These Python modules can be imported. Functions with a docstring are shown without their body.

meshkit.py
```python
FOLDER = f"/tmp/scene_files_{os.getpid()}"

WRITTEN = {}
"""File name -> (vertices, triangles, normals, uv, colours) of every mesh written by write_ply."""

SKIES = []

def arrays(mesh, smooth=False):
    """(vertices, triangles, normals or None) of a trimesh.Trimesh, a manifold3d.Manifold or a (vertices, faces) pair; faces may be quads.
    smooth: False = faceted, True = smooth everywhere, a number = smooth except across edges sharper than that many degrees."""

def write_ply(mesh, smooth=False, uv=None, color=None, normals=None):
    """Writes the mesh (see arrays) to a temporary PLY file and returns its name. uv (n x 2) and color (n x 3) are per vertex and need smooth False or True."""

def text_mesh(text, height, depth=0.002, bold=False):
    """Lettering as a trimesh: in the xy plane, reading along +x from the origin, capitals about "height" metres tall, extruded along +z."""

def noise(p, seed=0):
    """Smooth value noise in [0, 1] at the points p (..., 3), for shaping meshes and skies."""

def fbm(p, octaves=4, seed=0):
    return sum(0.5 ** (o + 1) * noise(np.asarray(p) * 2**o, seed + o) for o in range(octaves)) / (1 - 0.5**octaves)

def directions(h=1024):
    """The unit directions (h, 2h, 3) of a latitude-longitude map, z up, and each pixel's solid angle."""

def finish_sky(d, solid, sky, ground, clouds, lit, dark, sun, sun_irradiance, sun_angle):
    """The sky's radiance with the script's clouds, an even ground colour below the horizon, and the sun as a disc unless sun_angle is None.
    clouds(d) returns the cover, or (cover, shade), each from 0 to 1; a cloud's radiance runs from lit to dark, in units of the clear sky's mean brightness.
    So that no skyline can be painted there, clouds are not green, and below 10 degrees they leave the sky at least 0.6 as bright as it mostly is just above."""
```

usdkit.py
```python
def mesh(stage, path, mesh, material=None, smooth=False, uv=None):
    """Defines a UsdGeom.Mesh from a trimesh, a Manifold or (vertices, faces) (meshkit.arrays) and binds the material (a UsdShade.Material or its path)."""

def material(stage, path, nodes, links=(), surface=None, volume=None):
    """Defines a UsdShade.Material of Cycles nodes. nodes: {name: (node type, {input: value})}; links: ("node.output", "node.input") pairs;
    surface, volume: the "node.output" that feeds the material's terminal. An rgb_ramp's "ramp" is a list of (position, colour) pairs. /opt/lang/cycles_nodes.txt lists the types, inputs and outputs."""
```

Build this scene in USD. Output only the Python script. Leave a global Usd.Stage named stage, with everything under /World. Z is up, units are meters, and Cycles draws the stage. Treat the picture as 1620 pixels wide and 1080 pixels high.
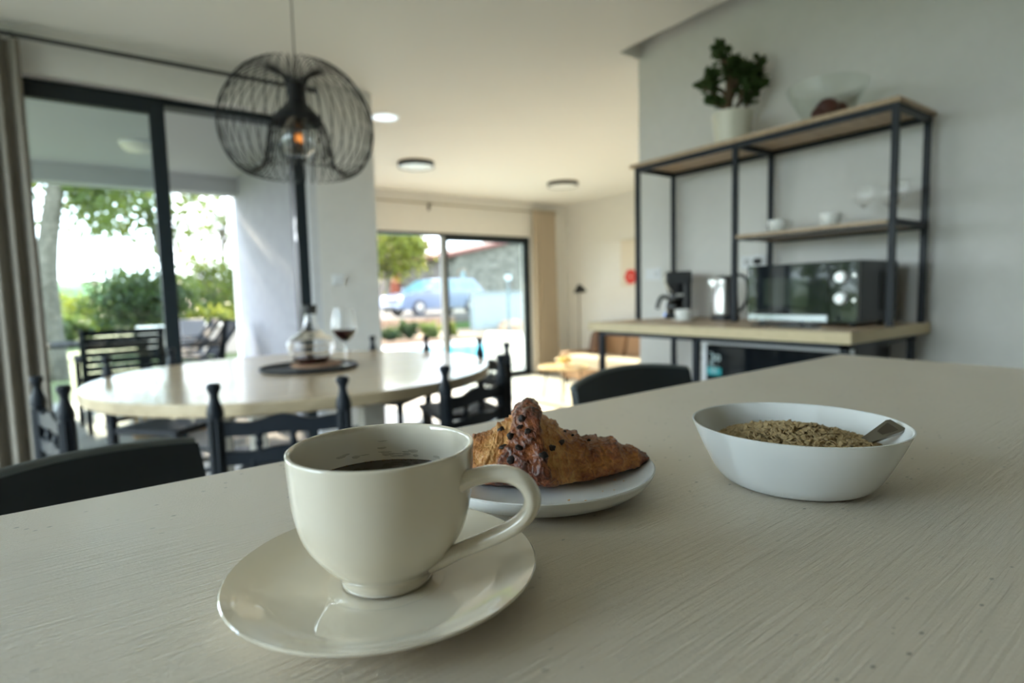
import math, random
import numpy as np, trimesh, usdkit, meshkit
import manifold3d as m3
from pxr import Usd, UsdGeom, UsdLux, UsdShade, Gf, Sdf

rng = np.random.default_rng(7)
random.seed(7)
stage = Usd.Stage.CreateInMemory()
UsdGeom.SetStageUpAxis(stage, 'Z')
UsdGeom.SetStageMetersPerUnit(stage, 1.0)
UsdGeom.Xform.Define(stage, '/World')

# ------------------------------------------------------------------ camera, sky, sun, exposure
EYE = 1.115                       # camera height; x runs along the window wall, y towards it
FPX, YAW, PITCH, ROLL = 900.3, 0.623435, 0.0842333, 0.0244694
EXPOSURE = 1.75
SUN_TRAVEL = np.array([0.05, -1.0, -0.41])
SUN_POWER, SKY_POWER = 10.0 / 3.4e-4, 2.8

cam = UsdGeom.Camera.Define(stage, '/World/camera')
cam.CreateHorizontalApertureAttr(36.0)
cam.CreateVerticalApertureAttr(24.0)
cam.CreateFocalLengthAttr(36.0 * FPX / 1620)
cam.CreateFStopAttr(6.0)
cam.CreateFocusDistanceAttr(0.305)
cam.CreateClippingRangeAttr(Gf.Vec2f(0.02, 500))
cam.CreateExposureAttr(EXPOSURE)
cy_, sy_ = math.cos(YAW), math.sin(YAW)
fw = np.array([sy_ * math.cos(PITCH), cy_ * math.cos(PITCH), -math.sin(PITCH)])
r0 = np.array([cy_, -sy_, 0.0])
d0 = np.cross(fw, r0)
rt = r0 * math.cos(ROLL) + d0 * math.sin(ROLL)
dn = -r0 * math.sin(ROLL) + d0 * math.cos(ROLL)
up, bk = -dn, -fw
cam.AddTransformOp().Set(Gf.Matrix4d(*rt, 0, *up, 0, *bk, 0, 0, 0, EYE, 1))

dome = UsdLux.DomeLight.Define(stage, '/World/sky')
dome.CreateIntensityAttr(1.0)
sky_mat = usdkit.material(stage, '/World/Looks/sky', {
    'tc': ('texture_coordinate', {}), 'sep': ('separate_xyz', {}),
    'mr': ('map_range', {'value': 0.0, 'from_min': -0.2, 'from_max': 1.0, 'clamp': True}),
    'ramp': ('rgb_ramp', {'ramp': [(0, (0.30, 0.32, 0.27)), (0.15, (0.36, 0.38, 0.33)), (0.18, (0.89, 0.96, 1.06)), (0.45, (0.68, 0.83, 1.05)), (1, (0.48, 0.68, 1.0))]}),
    'nz': ('noise_texture', {'scale': 2.2, 'detail': 5.0}),
    'cr': ('map_range', {'value': 0.0, 'from_min': 0.48, 'from_max': 0.66, 'clamp': True}),
    'up': ('math', {'math_type': 'greater_than', 'value1': 0.0, 'value2': 0.02}),
    'cf': ('math', {'math_type': 'multiply', 'value1': 0.0, 'value2': 0.0}),
    'mix': ('mix_color', {'fac': 0.0, 'a': (0, 0, 0), 'b': (1.25, 1.24, 1.2), 'use_clamp': False}),
    'bg': ('background_shader', {'strength': SKY_POWER})},
    [('tc.generated', 'sep.vector'), ('sep.z', 'mr.value'), ('mr.result', 'ramp.fac'), ('tc.generated', 'nz.vector'), ('nz.fac', 'cr.value'),
     ('sep.z', 'up.value1'), ('cr.result', 'cf.value1'), ('up.value', 'cf.value2'), ('cf.value', 'mix.fac'), ('ramp.color', 'mix.a'), ('mix.result', 'bg.color')], surface='bg.background')
UsdShade.MaterialBindingAPI.Apply(dome.GetPrim()).Bind(sky_mat)

sun = UsdLux.DistantLight.Define(stage, '/World/sun')
sun.CreateIntensityAttr(SUN_POWER)
sun.CreateAngleAttr(0.6)
sun.CreateColorAttr(Gf.Vec3f(1.0, 0.86, 0.64))
_z = -SUN_TRAVEL / np.linalg.norm(SUN_TRAVEL)
_x = np.cross([0, 0, 1.0], _z); _x /= np.linalg.norm(_x)
_y = np.cross(_z, _x)
sun.AddTransformOp().Set(Gf.Matrix4d(*_x, 0, *_y, 0, *_z, 0, 0, 0, 30, 1))

# ------------------------------------------------------------------ helpers
used = {}
def numbered(name, parent='/World'):
    k = (str(parent), name)
    n = used.get(k, -1) + 1
    used[k] = n
    return name if n == 0 else f'{name}_{n:03d}'

def tag(p, label=None, cat=None, group=None, kind=None):
    for k, v in (('label', label), ('category', cat), ('group', group), ('kind', kind)):
        if v:
            p.SetCustomDataByKey(k, v)
    return p

def thing(name, label, cat, loc=(0, 0, 0), rotz=0.0, group=None, kind=None):
    x = UsdGeom.Xform.Define(stage, '/World/' + numbered(name))
    x.AddTranslateOp().Set(Gf.Vec3d(*map(float, loc)))
    x.AddRotateZOp().Set(math.degrees(rotz))
    return tag(x.GetPrim(), label, cat, group, kind)

def part(parent, name, mesh, mat, smooth=30, label=None, kind=None):
    path = str(parent.GetPath())
    p = usdkit.mesh(stage, path + '/' + numbered(name, path), mesh, mat, smooth=smooth).GetPrim()
    return tag(p, label, None, None, kind)

def obj(name, mesh, mat, label, cat, group=None, kind=None, smooth=30):
    p = usdkit.mesh(stage, '/World/' + numbered(name), mesh, mat, smooth=smooth).GetPrim()
    return tag(p, label, cat, group, kind)

def struct(name, mesh, mat, label=None, smooth=30):
    p = usdkit.mesh(stage, '/World/' + numbered(name), mesh, mat, smooth=smooth).GetPrim()
    return tag(p, label, None, None, 'structure')

def dup(src, loc, rotz, label, group=None):
    was = src.GetCustomData()
    import re
    base = re.sub(r'_\d{3}$', '', src.GetName())
    r = thing(base, label, was['category'], loc, rotz, group or was.get('group'))
    r.GetReferences().AddInternalReference(src.GetPath())
    r.SetInstanceable(True)
    return r

cat = lambda *ms: trimesh.util.concatenate([m for m in ms])

def box(x0, x1, y0, y1, z0, z1, b=0.0):
    if b <= 0:
        m = trimesh.creation.box([x1 - x0, y1 - y0, z1 - z0])
        m.apply_translation([(x0 + x1) / 2, (y0 + y1) / 2, (z0 + z1) / 2])
        return m
    pts = []
    for sx in (0, 1):
        for sy in (0, 1):
            for sz in (0, 1):
                p = np.array([(x0, x1)[sx], (y0, y1)[sy], (z0, z1)[sz]], float)
                d = np.array([1 - 2 * sx, 1 - 2 * sy, 1 - 2 * sz]) * b
                for k in range(3):
                    q = p + d
                    q[k] = p[k]
                    pts.append(q)
    return trimesh.convex.convex_hull(np.array(pts))

def rbox(x0, x1, y0, y1, z0, z1, r, n=8):
    """A box with rounded edges: the hull of eight spheres."""
    s = m3.Manifold.sphere(r, n * 4)
    parts = [s.translate((x, y, z)) for x in (x0 + r, x1 - r) for y in (y0 + r, y1 - r) for z in (z0 + r, z1 - r)]
    return tm(m3.Manifold.batch_hull(parts))

def tm(man):
    m = man.to_mesh()
    return trimesh.Trimesh(np.array(m.vert_properties[:, :3]), np.array(m.tri_verts), process=False)

def lathe(prof, n=48, z0=0.0):
    prof = np.asarray(prof, float)
    ang = np.linspace(0, 2 * np.pi, n, endpoint=False)
    V, idx = [], []
    for r, z in prof:
        if r < 1e-7:
            idx.append([len(V)] * n); V.append((0, 0, z + z0))
        else:
            idx.append(list(range(len(V), len(V) + n)))
            V += [(r * math.cos(a), r * math.sin(a), z + z0) for a in ang]
    Fc = []
    for a, b in zip(idx[:-1], idx[1:]):
        for k in range(n):
            q = [a[k], a[(k + 1) % n], b[(k + 1) % n], b[k]]
            for t in ((q[0], q[1], q[2]), (q[0], q[2], q[3])):
                if len(set(t)) == 3:
                    Fc.append(t)
    m = trimesh.Trimesh(np.array(V), np.array(Fc), process=False)
    if m.volume < 0:
        m.invert()
    return m

def smoothprof(pts, n=8):
    """Catmull-Rom through the profile points."""
    p = np.asarray(pts, float)
    P = np.vstack([2 * p[0] - p[1], p, 2 * p[-1] - p[-2]])
    out = []
    for i in range(1, len(P) - 2):
        for t in np.linspace(0, 1, n, endpoint=False):
            a, b, c, d = P[i - 1], P[i], P[i + 1], P[i + 2]
            out.append(0.5 * (2 * b + (c - a) * t + (2 * a - 5 * b + 4 * c - d) * t ** 2 + (3 * b - a - 3 * c + d) * t ** 3))
    out.append(p[-1])
    return np.array(out)

def tube(path, r, n=8, closed=False, flat=None):
    """A tube along a path; r a number or one per point; flat=(a, b) scales the section along its two axes."""
    p = np.asarray(path, float)
    N = len(p)
    r = np.broadcast_to(np.asarray(r, float), (N,))
    t = np.gradient(p, axis=0) if not closed else (np.roll(p, -1, 0) - np.roll(p, 1, 0))
    t /= np.linalg.norm(t, axis=1, keepdims=True) + 1e-12
    a = np.cross(t[0], [0, 0, 1.0])
    if np.linalg.norm(a) < 0.1:
        a = np.cross(t[0], [1.0, 0, 0])
    a /= np.linalg.norm(a)
    A = []
    for k in range(N):
        a = a - t[k] * (a @ t[k]); a /= np.linalg.norm(a)
        A.append(a)
    A = np.array(A); B = np.cross(t, A)
    fa, fb = flat or (1, 1)
    an = np.arange(n) * 2 * np.pi / n
    V = p[:, None] + r[:, None, None] * (fa * np.cos(an)[None, :, None] * A[:, None] + fb * np.sin(an)[None, :, None] * B[:, None])
    V = V.reshape(-1, 3)
    Fc = []
    for i in range(N if closed else N - 1):
        j = (i + 1) % N
        for k in range(n):
            q = (i * n + k, i * n + (k + 1) % n, j * n + (k + 1) % n, j * n + k)
            Fc += [(q[0], q[1], q[2]), (q[0], q[2], q[3])]
    if not closed:
        c0, c1 = len(V), len(V) + 1
        V = np.vstack([V, p[0], p[-1]])
        for k in range(n):
            Fc += [(c0, (k + 1) % n, k), (c1, (N - 1) * n + k, (N - 1) * n + (k + 1) % n)]
    m = trimesh.Trimesh(V, np.array(Fc), process=False)
    if m.volume < 0:
        m.invert()
    return m

def bar(p, q, w, h=None):
    """A rectangular bar from p to q."""
    p, q = np.array(p, float), np.array(q, float)
    d = q - p; L = np.linalg.norm(d); d /= L
    a = np.cross(d, [0, 0, 1.0])
    if np.linalg.norm(a) < 1e-3:
        a = np.array([1.0, 0, 0])
    a /= np.linalg.norm(a); b = np.cross(a, d)
    m = trimesh.creation.box([w, L, h or w])
    M = np.eye(4); M[:3, 0], M[:3, 1], M[:3, 2], M[:3, 3] = a, d, b, (p + q) / 2
    m.apply_transform(M)
    return m

def prism(poly, depth):
    from shapely.geometry import Polygon
    return trimesh.creation.extrude_polygon(Polygon(poly), depth, engine='earcut')

def moved(m, loc=(0, 0, 0), rotz=0.0, rot=None):
    m = m.copy()
    if rot is not None:
        m.apply_transform(trimesh.transformations.rotation_matrix(rot[0], rot[1]))
    if rotz:
        m.apply_transform(trimesh.transformations.rotation_matrix(rotz, [0, 0, 1]))
    m.apply_translation(loc)
    return m

def blob(center, radii, sub=3, amp=0.1, freq=2.0, seed=0):
    m = trimesh.creation.icosphere(subdivisions=sub)
    n = meshkit.fbm(m.vertices * freq + 10, 3, seed)
    m.vertices = m.vertices * (1 + amp * (n - 0.5) * 2)[:, None] * np.asarray(radii) + np.asarray(center)
    return m

# ------------------------------------------------------------------ materials
L = '/World/Looks/'
def plain(name, color, rough=0.5, spec=0.5, metal=0.0, coat=0.0, **kw):
    return usdkit.material(stage, L + name, {'p': ('principled_bsdf', {'base_color': color, 'roughness': rough, 'specular_ior_level': spec, 'metallic': metal, 'coat_weight': coat, **kw})}, [], surface='p.BSDF')

def grained(name, c1, c2, rough=0.5, scale=(3, 60, 60), bump=0.15, dist=0.002, spec=0.5, detail=4.0, lo=0.3, hi=0.7, coat=0.0):
    """Two-tone grain stretched along one axis, with a little relief."""
    return usdkit.material(stage, L + name, {
        'tc': ('texture_coordinate', {}), 'mp': ('mapping', {'scale': scale}),
        'n': ('noise_texture', {'scale': 1.0, 'detail': detail, 'roughness': 0.6, 'distortion': 0.6}),
        'r': ('rgb_ramp', {'ramp': [(lo, c1), (hi, c2)]}),
        'b': ('bump', {'strength': bump, 'distance': dist}),
        'p': ('principled_bsdf', {'roughness': rough, 'specular_ior_level': spec, 'coat_weight': coat})},
        [('tc.object', 'mp.vector'), ('mp.vector', 'n.vector'), ('n.fac', 'r.fac'), ('r.color', 'p.base_color'), ('n.fac', 'b.height'), ('b.normal', 'p.normal')], surface='p.BSDF')

wall_mat = grained('wall_paint', (0.73, 0.72, 0.69), (0.76, 0.75, 0.72), 0.85, (14, 14, 14), 0.05, 0.002, 0.3)
ceil_mat = plain('ceiling_paint', (0.77, 0.76, 0.72), 0.9, 0.2)
ext_mat = grained('render_white', (0.60, 0.61, 0.63), (0.66, 0.67, 0.69), 0.9, (8, 8, 8), 0.1, 0.004, 0.2)
floor_mat = grained('floor_tile', (0.58, 0.54, 0.47), (0.62, 0.58, 0.51), 0.32, (2.5, 2.5, 2.5), 0.0, 0.001, 0.4)
frame_mat = plain('frame_anthracite', (0.010, 0.016, 0.020), 0.5, 0.3)
black_wood = plain('chair_black', (0.0065, 0.0095, 0.014), 0.42, 0.28)
stool_mat = plain('stool_anthracite', (0.014, 0.020, 0.023), 0.55, 0.4)
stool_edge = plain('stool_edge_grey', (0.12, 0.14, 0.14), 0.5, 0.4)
steel_dark = plain('steel_powder', (0.010, 0.015, 0.022), 0.45, 0.3)
oak = grained('oak', (0.40, 0.28, 0.17), (0.56, 0.42, 0.27), 0.45, (4, 40, 40), 0.05, 0.001)
oak_edge = grained('oak_edge', (0.60, 0.49, 0.29), (0.68, 0.56, 0.35), 0.55, (2, 30, 60), 0.04, 0.001)
table_oak = grained('table_oak', (0.37, 0.265, 0.155), (0.48, 0.36, 0.225), 0.22, (3, 28, 28), 0.02, 0.0003, 0.5, coat=0.18)
table_side = grained('table_side', (0.44, 0.34, 0.21), (0.54, 0.43, 0.28), 0.4, (3, 28, 28), 0.02, 0.0006)
porcelain = plain('porcelain', (0.80, 0.72, 0.575), 0.03, 0.6, coat=0.8)
bowl_white = plain('porcelain_white', (0.80, 0.80, 0.77), 0.16, 0.5)
glossblack = plain('glass_black', (0.006, 0.008, 0.010), 0.04, 0.6, coat=0.6)
plastic_black = plain('plastic_black', (0.012, 0.013, 0.015), 0.30, 0.5)
satin_black = plain('metal_black_satin', (0.006, 0.007, 0.008), 0.5, 0.3)
chrome = plain('steel_brushed', (0.50, 0.49, 0.47), 0.26, 0.5, 1.0)
white_plastic = plain('plastic_white', (0.78, 0.80, 0.82), 0.35, 0.5)
fabric_far = grained('curtain_beige', (0.50, 0.425, 0.33), (0.57, 0.49, 0.385), 0.9, (120, 120, 20), 0.1, 0.001, 0.2)
fabric_curtain = grained('curtain_linen', (0.20, 0.182, 0.155), (0.25, 0.228, 0.195), 0.9, (120, 120, 20), 0.1, 0.001, 0.2)
sofa_tan = grained('sofa_tan', (0.36, 0.22, 0.13), (0.43, 0.27, 0.165), 0.85, (40, 40, 40), 0.1, 0.002, 0.2)
sofa_seat = grained('sofa_seat_fabric', (0.55, 0.46, 0.36), (0.62, 0.52, 0.41), 0.85, (40, 40, 40), 0.1, 0.002, 0.2)
cushion_brown = plain('cushion_brown', (0.13, 0.075, 0.05), 0.85, 0.2)
glass = plain('glass_clear', (1.0, 1.0, 1.0), 0.0, 0.5, transmission_weight=1.0, ior=1.45)
def thin_glass(name, tint, rough=0.005, power=4.5):
    return usdkit.material(stage, L + name, {'t': ('transparent_bsdf', {'color': tint}), 'g': ('glossy_bsdf', {'color': (0.95, 0.97, 0.97), 'roughness': rough}),
        'lw': ('layer_weight', {'blend': 0.5}), 'pw': ('math', {'math_type': 'power', 'value1': 0.0, 'value2': power}), 'ma': ('math', {'math_type': 'multiply_add', 'value1': 0.0, 'value2': 0.80, 'value3': 0.035}),
        'm': ('mix_closure', {})}, [('lw.facing', 'pw.value1'), ('pw.value', 'ma.value1'), ('ma.value', 'm.fac'), ('t.BSDF', 'm.closure1'), ('g.BSDF', 'm.closure2')], surface='m.closure')
glass_thin = thin_glass('glass_thin', (0.95, 0.965, 0.95))
glass_bulb = thin_glass('glass_bulb', (0.93, 0.93, 0.92), 0.01, 1.3)
pane = thin_glass('window_pane', (0.90, 0.96, 0.955))
wine = plain('wine_red', (0.035, 0.002, 0.004), 0.03, 0.5)

def noise_two(name, c1, c2, scale, rough, spec=0.4, bump=0.0, dist=0.01, lo=0.35, hi=0.65):
    return grained(name, c1, c2, rough, (scale,) * 3, bump, dist, spec, 5.0, lo, hi)
lawn_mat = noise_two('lawn', (0.050, 0.066, 0.022), (0.080, 0.095, 0.035), 3.0, 0.9, 0.2, 0.5, 0.03)
deck_mat = noise_two('stone_deck', (0.30, 0.288, 0.268), (0.36, 0.348, 0.326), 4.0, 0.8, 0.3)
road_mat = noise_two('gravel', (0.062, 0.057, 0.050), (0.085, 0.078, 0.069), 6.0, 0.95, 0.2)
earth_mat = noise_two('earth_stone', (0.15, 0.092, 0.056), (0.21, 0.148, 0.098), 3.0, 0.95, 0.2, 0.6, 0.05)
stone_mat = noise_two('rubble_stone', (0.050, 0.049, 0.039), (0.12, 0.113, 0.094), 2.5, 0.95, 0.2, 0.6, 0.05)
water_mat = plain('pool_water', (0.04, 0.30, 0.38), 0.05, 0.5)
bark = noise_two('bark', (0.05, 0.048, 0.036), (0.12, 0.112, 0.088), 12.0, 0.9, 0.2, 0.6, 0.02)
def leaf_mat(name, c1, c2, trans):
    return usdkit.material(stage, L + name, {
        'g': ('geometry', {}), 'r': ('rgb_ramp', {'ramp': [(0, c1), (1, c2)]}),
        'p': ('principled_bsdf', {'roughness': 0.5, 'specular_ior_level': 0.3}), 't': ('translucent_bsdf', {'color': trans}), 'm': ('mix_closure', {'fac': 0.42})},
        [('g.random_per_island', 'r.fac'), ('r.color', 'p.base_color'), ('p.BSDF', 'm.closure1'), ('t.BSDF', 'm.closure2')], surface='m.closure')
leaf_mid = leaf_mat('leaf_mid', (0.040, 0.065, 0.014), (0.095, 0.125, 0.030), (0.115, 0.150, 0.024))
leaf_lime = leaf_mat('leaf_lime', (0.075, 0.095, 0.010), (0.15, 0.165, 0.026), (0.17, 0.18, 0.022))
leaf_dark = leaf_mat('leaf_dark', (0.014, 0.030, 0.010), (0.040, 0.068, 0.020), (0.040, 0.062, 0.014))
leaf_jade = leaf_mat('leaf_jade', (0.07, 0.12, 0.035), (0.15, 0.22, 0.075), (0.05, 0.09, 0.03))

# ------------------------------------------------------------------ the room shell
CEIL, LOW, WY, FY = 2.707, -0.3475, 4.38, 8.07
XW, XSH, XL, YB, XR = 1.84, 3.16, -2.6, -2.4, 7.10
HEAD1, HEAD2 = 2.455, 2.105
struct('floor', box(XL, XSH, YB, WY + 0.02, -0.12, 0.0), grained('floor_beige', (0.30, 0.265, 0.215), (0.345, 0.305, 0.25), 0.35, (2.5, 2.5, 2.5), 0.0, 0.001, 0.4))
struct('floor', cat(box(XW, XR, WY + 0.02, FY + 0.3, LOW - 0.12, LOW), box(XSH, XR, 2.8, WY + 0.02, LOW - 0.12, LOW)), floor_mat)
# ceiling; along the shelf wall it stops short and leaves an open cove above
struct('ceiling', cat(box(XL, 2.935, YB, WY + 0.45, CEIL, CEIL + 0.25), box(2.935, XSH, 2.775, WY + 0.45, CEIL, CEIL + 0.25), box(XSH + 0.14, XR + 0.2, 2.6, WY + 0.45, CEIL, CEIL + 0.25), box(XSH, XSH + 0.14, 2.802, WY + 0.45, CEIL, CEIL + 0.25),
       box(XW - 0.2, XR + 0.2, WY + 0.45, FY + 0.3, CEIL, CEIL + 0.25), moved(prism([(2.935, CEIL), (XSH, CEIL + 0.124), (XSH, CEIL + 0.25), (2.935, CEIL + 0.25)], 2.775 - YB), (0, 2.775, 0), rot=(math.pi / 2, [1, 0, 0]))), ceil_mat)
# window wall: lintel, pier; the pier goes on outwards as the wing wall beside the terrace
struct('wall_window', cat(box(XL, 1.375, WY, WY + 0.25, HEAD1, CEIL), box(XL, -2.5, WY, WY + 0.25, 0, HEAD1)), wall_mat)
struct('wall_pier', box(1.375, XW, WY, WY + 0.40, LOW, CEIL), wall_mat)
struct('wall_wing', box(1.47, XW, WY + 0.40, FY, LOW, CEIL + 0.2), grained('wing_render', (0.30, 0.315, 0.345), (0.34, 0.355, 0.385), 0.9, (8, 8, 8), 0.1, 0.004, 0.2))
struct('wall_far', cat(box(XW - 0.37, 2.9, FY, FY + 0.3, LOW, CEIL), box(2.9, 6.27, FY, FY + 0.3, HEAD2, CEIL), box(6.27, XR, FY, FY + 0.3, LOW, CEIL)), wall_mat)
struct('wall_living_right', box(XR, XR + 0.2, 2.6, FY + 0.3, LOW, CEIL), wall_mat)
struct('wall_shelf', cat(box(XSH, XSH + 0.14, YB, 2.802, LOW, CEIL + 0.5), box(XSH + 0.14, XR, 2.66, 2.802, LOW, CEIL)), wall_mat)
struct('wall_back', box(XL, XSH, YB - 0.2, YB, 0, CEIL + 0.5), grained('kitchen_back_oak', (0.26, 0.21, 0.13), (0.34, 0.28, 0.18), 0.6, (3, 3, 30), 0.05, 0.001))
# left wall: a wide glass front to the garden
LW0, LW1, LH = 0.4, 4.34, 2.58
struct('wall_left', cat(box(XL - 0.25, XL, YB, LW0, 0, CEIL), box(XL - 0.25, XL, LW1, WY + .25, 0, CEIL), box(XL - 0.25, XL, LW0, LW1, LH, CEIL)), wall_mat)
w3 = thing('window_3', None, None, kind='structure')
fx0, fx1 = XL - 0.16, XL - 0.08
part(w3, 'frame', cat(box(fx0, fx1, LW0, LW1, LH - .06, LH), box(fx0, fx1, LW0, LW1, 0.0, 0.05), box(fx0, fx1, LW0, LW0 + .06, 0.05, LH - .06), box(fx0, fx1, LW1 - .06, LW1, 0.05, LH - .06)), frame_mat)
ms = np.linspace(LW0 + .03, LW1 - .03, 4)
for k in range(3):
    if k:
        part(w3, 'mullion', box(fx0, fx1, ms[k] - .03, ms[k] + .03, 0.05, LH - .06), frame_mat)
    part(w3, 'pane', box(XL - 0.124, XL - 0.116, ms[k] + .03, ms[k + 1] - .03, 0.05, LH - .06), pane)

# near sliding window: left panel shut, right side open
w1 = thing('window_1', None, None, kind='structure')
part(w1, 'frame', cat(box(-2.5, 1.375, WY + 0.10, WY + 0.24, 2.41, HEAD1, .004), box(-2.5, -2.43, WY + 0.10, WY + 0.24, 0, 2.41), box(-1.26, -1.18, WY + 0.10, WY + 0.24, 0.012, 2.41), box(-2.5, 1.375, WY + 0.10, WY + 0.24, -0.02, 0.012)), frame_mat)
part(w1, 'jamb', box(1.235, 1.315, WY + 0.06, WY + 0.20, 0.0, 2.43, .004), frame_mat)
part(w1, 'reveal_trim', box(1.315, 1.378, WY + 0.005, WY + 0.24, 0.0, 2.43), ext_mat)
part(w1, 'lock_strike', cat(box(1.229, 1.236, WY + 0.07, WY + 0.10, 1.55, 1.72), box(1.227, 1.236, WY + 0.075, WY + 0.095, 1.60, 1.67)), chrome, label='bright metal lock strike')
Y1 = WY + 0.02
part(w1, 'sash_rail', box(-1.2, 0.424, Y1, Y1 + 0.055, 2.325, 2.412, .004), frame_mat)
part(w1, 'sash_stile', box(0.336, 0.424, Y1 - 0.005, Y1 + 0.055, 0.012, 2.40, .004), frame_mat)
part(w1, 'sash_stile', box(-1.2, -1.12, Y1, Y1 + 0.055, 0.012, 2.40, .004), frame_mat)
part(w1, 'sash_rail', box(-1.12, 0.336, Y1, Y1 + 0.055, 0.012, 0.11, .004), frame_mat)
part(w1, 'pane', box(-2.43, -1.26, WY + 0.16, WY + 0.168, 0.012, 2.41), pane)
part(w1, 'pane', box(-1.12, 0.336, Y1 + 0.022, Y1 + 0.030, 0.11, 2.325), pane)

# far sliding door to the pool: right panel glazed, left side open
w2 = thing('door_1', None, None, kind='structure')
part(w2, 'frame', cat(box(2.9, 6.27, FY + 0.05, FY + 0.2, 2.06, HEAD2 + .005, .004), box(2.9, 2.95, FY + 0.05, FY + 0.2, LOW, 2.06), box(6.215, 6.27, FY + 0.05, FY + 0.2, LOW, 2.06), box(2.9, 6.27, FY + 0.05, FY + 0.2, LOW - .01, LOW + 0.02)), frame_mat)
part(w2, 'sash_stile', box(4.555, 4.615, FY + 0.06, FY + 0.12, LOW + .02, 2.06, .004), frame_mat)
part(w2, 'stile_cover', box(4.49, 4.555, FY + 0.055, FY + 0.12, LOW + .02, 2.07, .003), plain('alu_grey', (0.36, 0.40, 0.43), 0.35, 0.5), label='light grey metal edge of the sliding panel')
part(w2, 'sash_rail', box(4.60, 6.215, FY + 0.06, FY + 0.12, 1.985, 2.07, .004), frame_mat)
part(w2, 'sash_rail', box(4.60, 6.215, FY + 0.06, FY + 0.12, LOW + .02, LOW + 0.09, .004), frame_mat)
part(w2, 'sash_stile', box(6.165, 6.22, FY + 0.06, FY + 0.12, LOW + .02, 2.06, .004), frame_mat)
part(w2, 'pane', box(4.615, 6.165, FY + 0.086, FY + 0.094, LOW + .09, 1.985), pane)

# ------------------------------------------------------------------ outside: terrace, lawn, pool, road
terrace_mat = noise_two('terrace_stone', (0.125, 0.118, 0.105), (0.165, 0.158, 0.14), 4.0, 0.7, 0.3)
struct('terrace_floor', box(-6, 1.47, WY + 0.02, 8.3, -0.14, -0.01), terrace_mat)
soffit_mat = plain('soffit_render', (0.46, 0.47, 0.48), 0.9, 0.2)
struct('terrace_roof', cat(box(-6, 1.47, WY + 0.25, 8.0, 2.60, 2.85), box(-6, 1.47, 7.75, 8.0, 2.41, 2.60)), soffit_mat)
struct('side_terrace', cat(box(-7.5, XL - .25, -8, WY + .02, -0.14, -0.01), box(-7.5, -6, WY + .02, 8.3, -0.14, -0.01)), terrace_mat)
struct('eaves', box(2.15, XR + .2, FY + 0.3, FY + 3.0, 2.50, 2.70), ext_mat)
struct('lawn', cat(box(-60, 3.2, 8.3, 14.4, -0.35, -0.05), box(-60, -7.5, -20, 8.3, -0.35, -0.05), box(-60, 3.2, 14.4, 19.5, -0.35, -0.02)), lawn_mat)
struct('pool_deck', cat(box(1.84, 22, FY + 0.3, 10.6, LOW - .3, LOW - 0.01), box(3.2, 22, 14.6, 16.0, LOW - .3, LOW - 0.01), box(3.2, 5.2, 10.6, 14.6, LOW - .3, LOW - .01), box(12.5, 22, 10.6, 14.6, LOW - .3, LOW - .01)), deck_mat)
struct('pool_water', box(5.2, 12.5, 10.6, 14.6, LOW - 0.25, LOW - 0.06), water_mat)
struct('road', box(3.2, 60, 20.1, 48, 0.0, 0.27), road_mat)
struct('ground', box(-60, 3.2, 19.5, 70, -0.3, 0.1), lawn_mat)
struct('planting_bed', box(3.2, 22, 16.0, 19.7, -0.6, -0.25), earth_mat)

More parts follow.
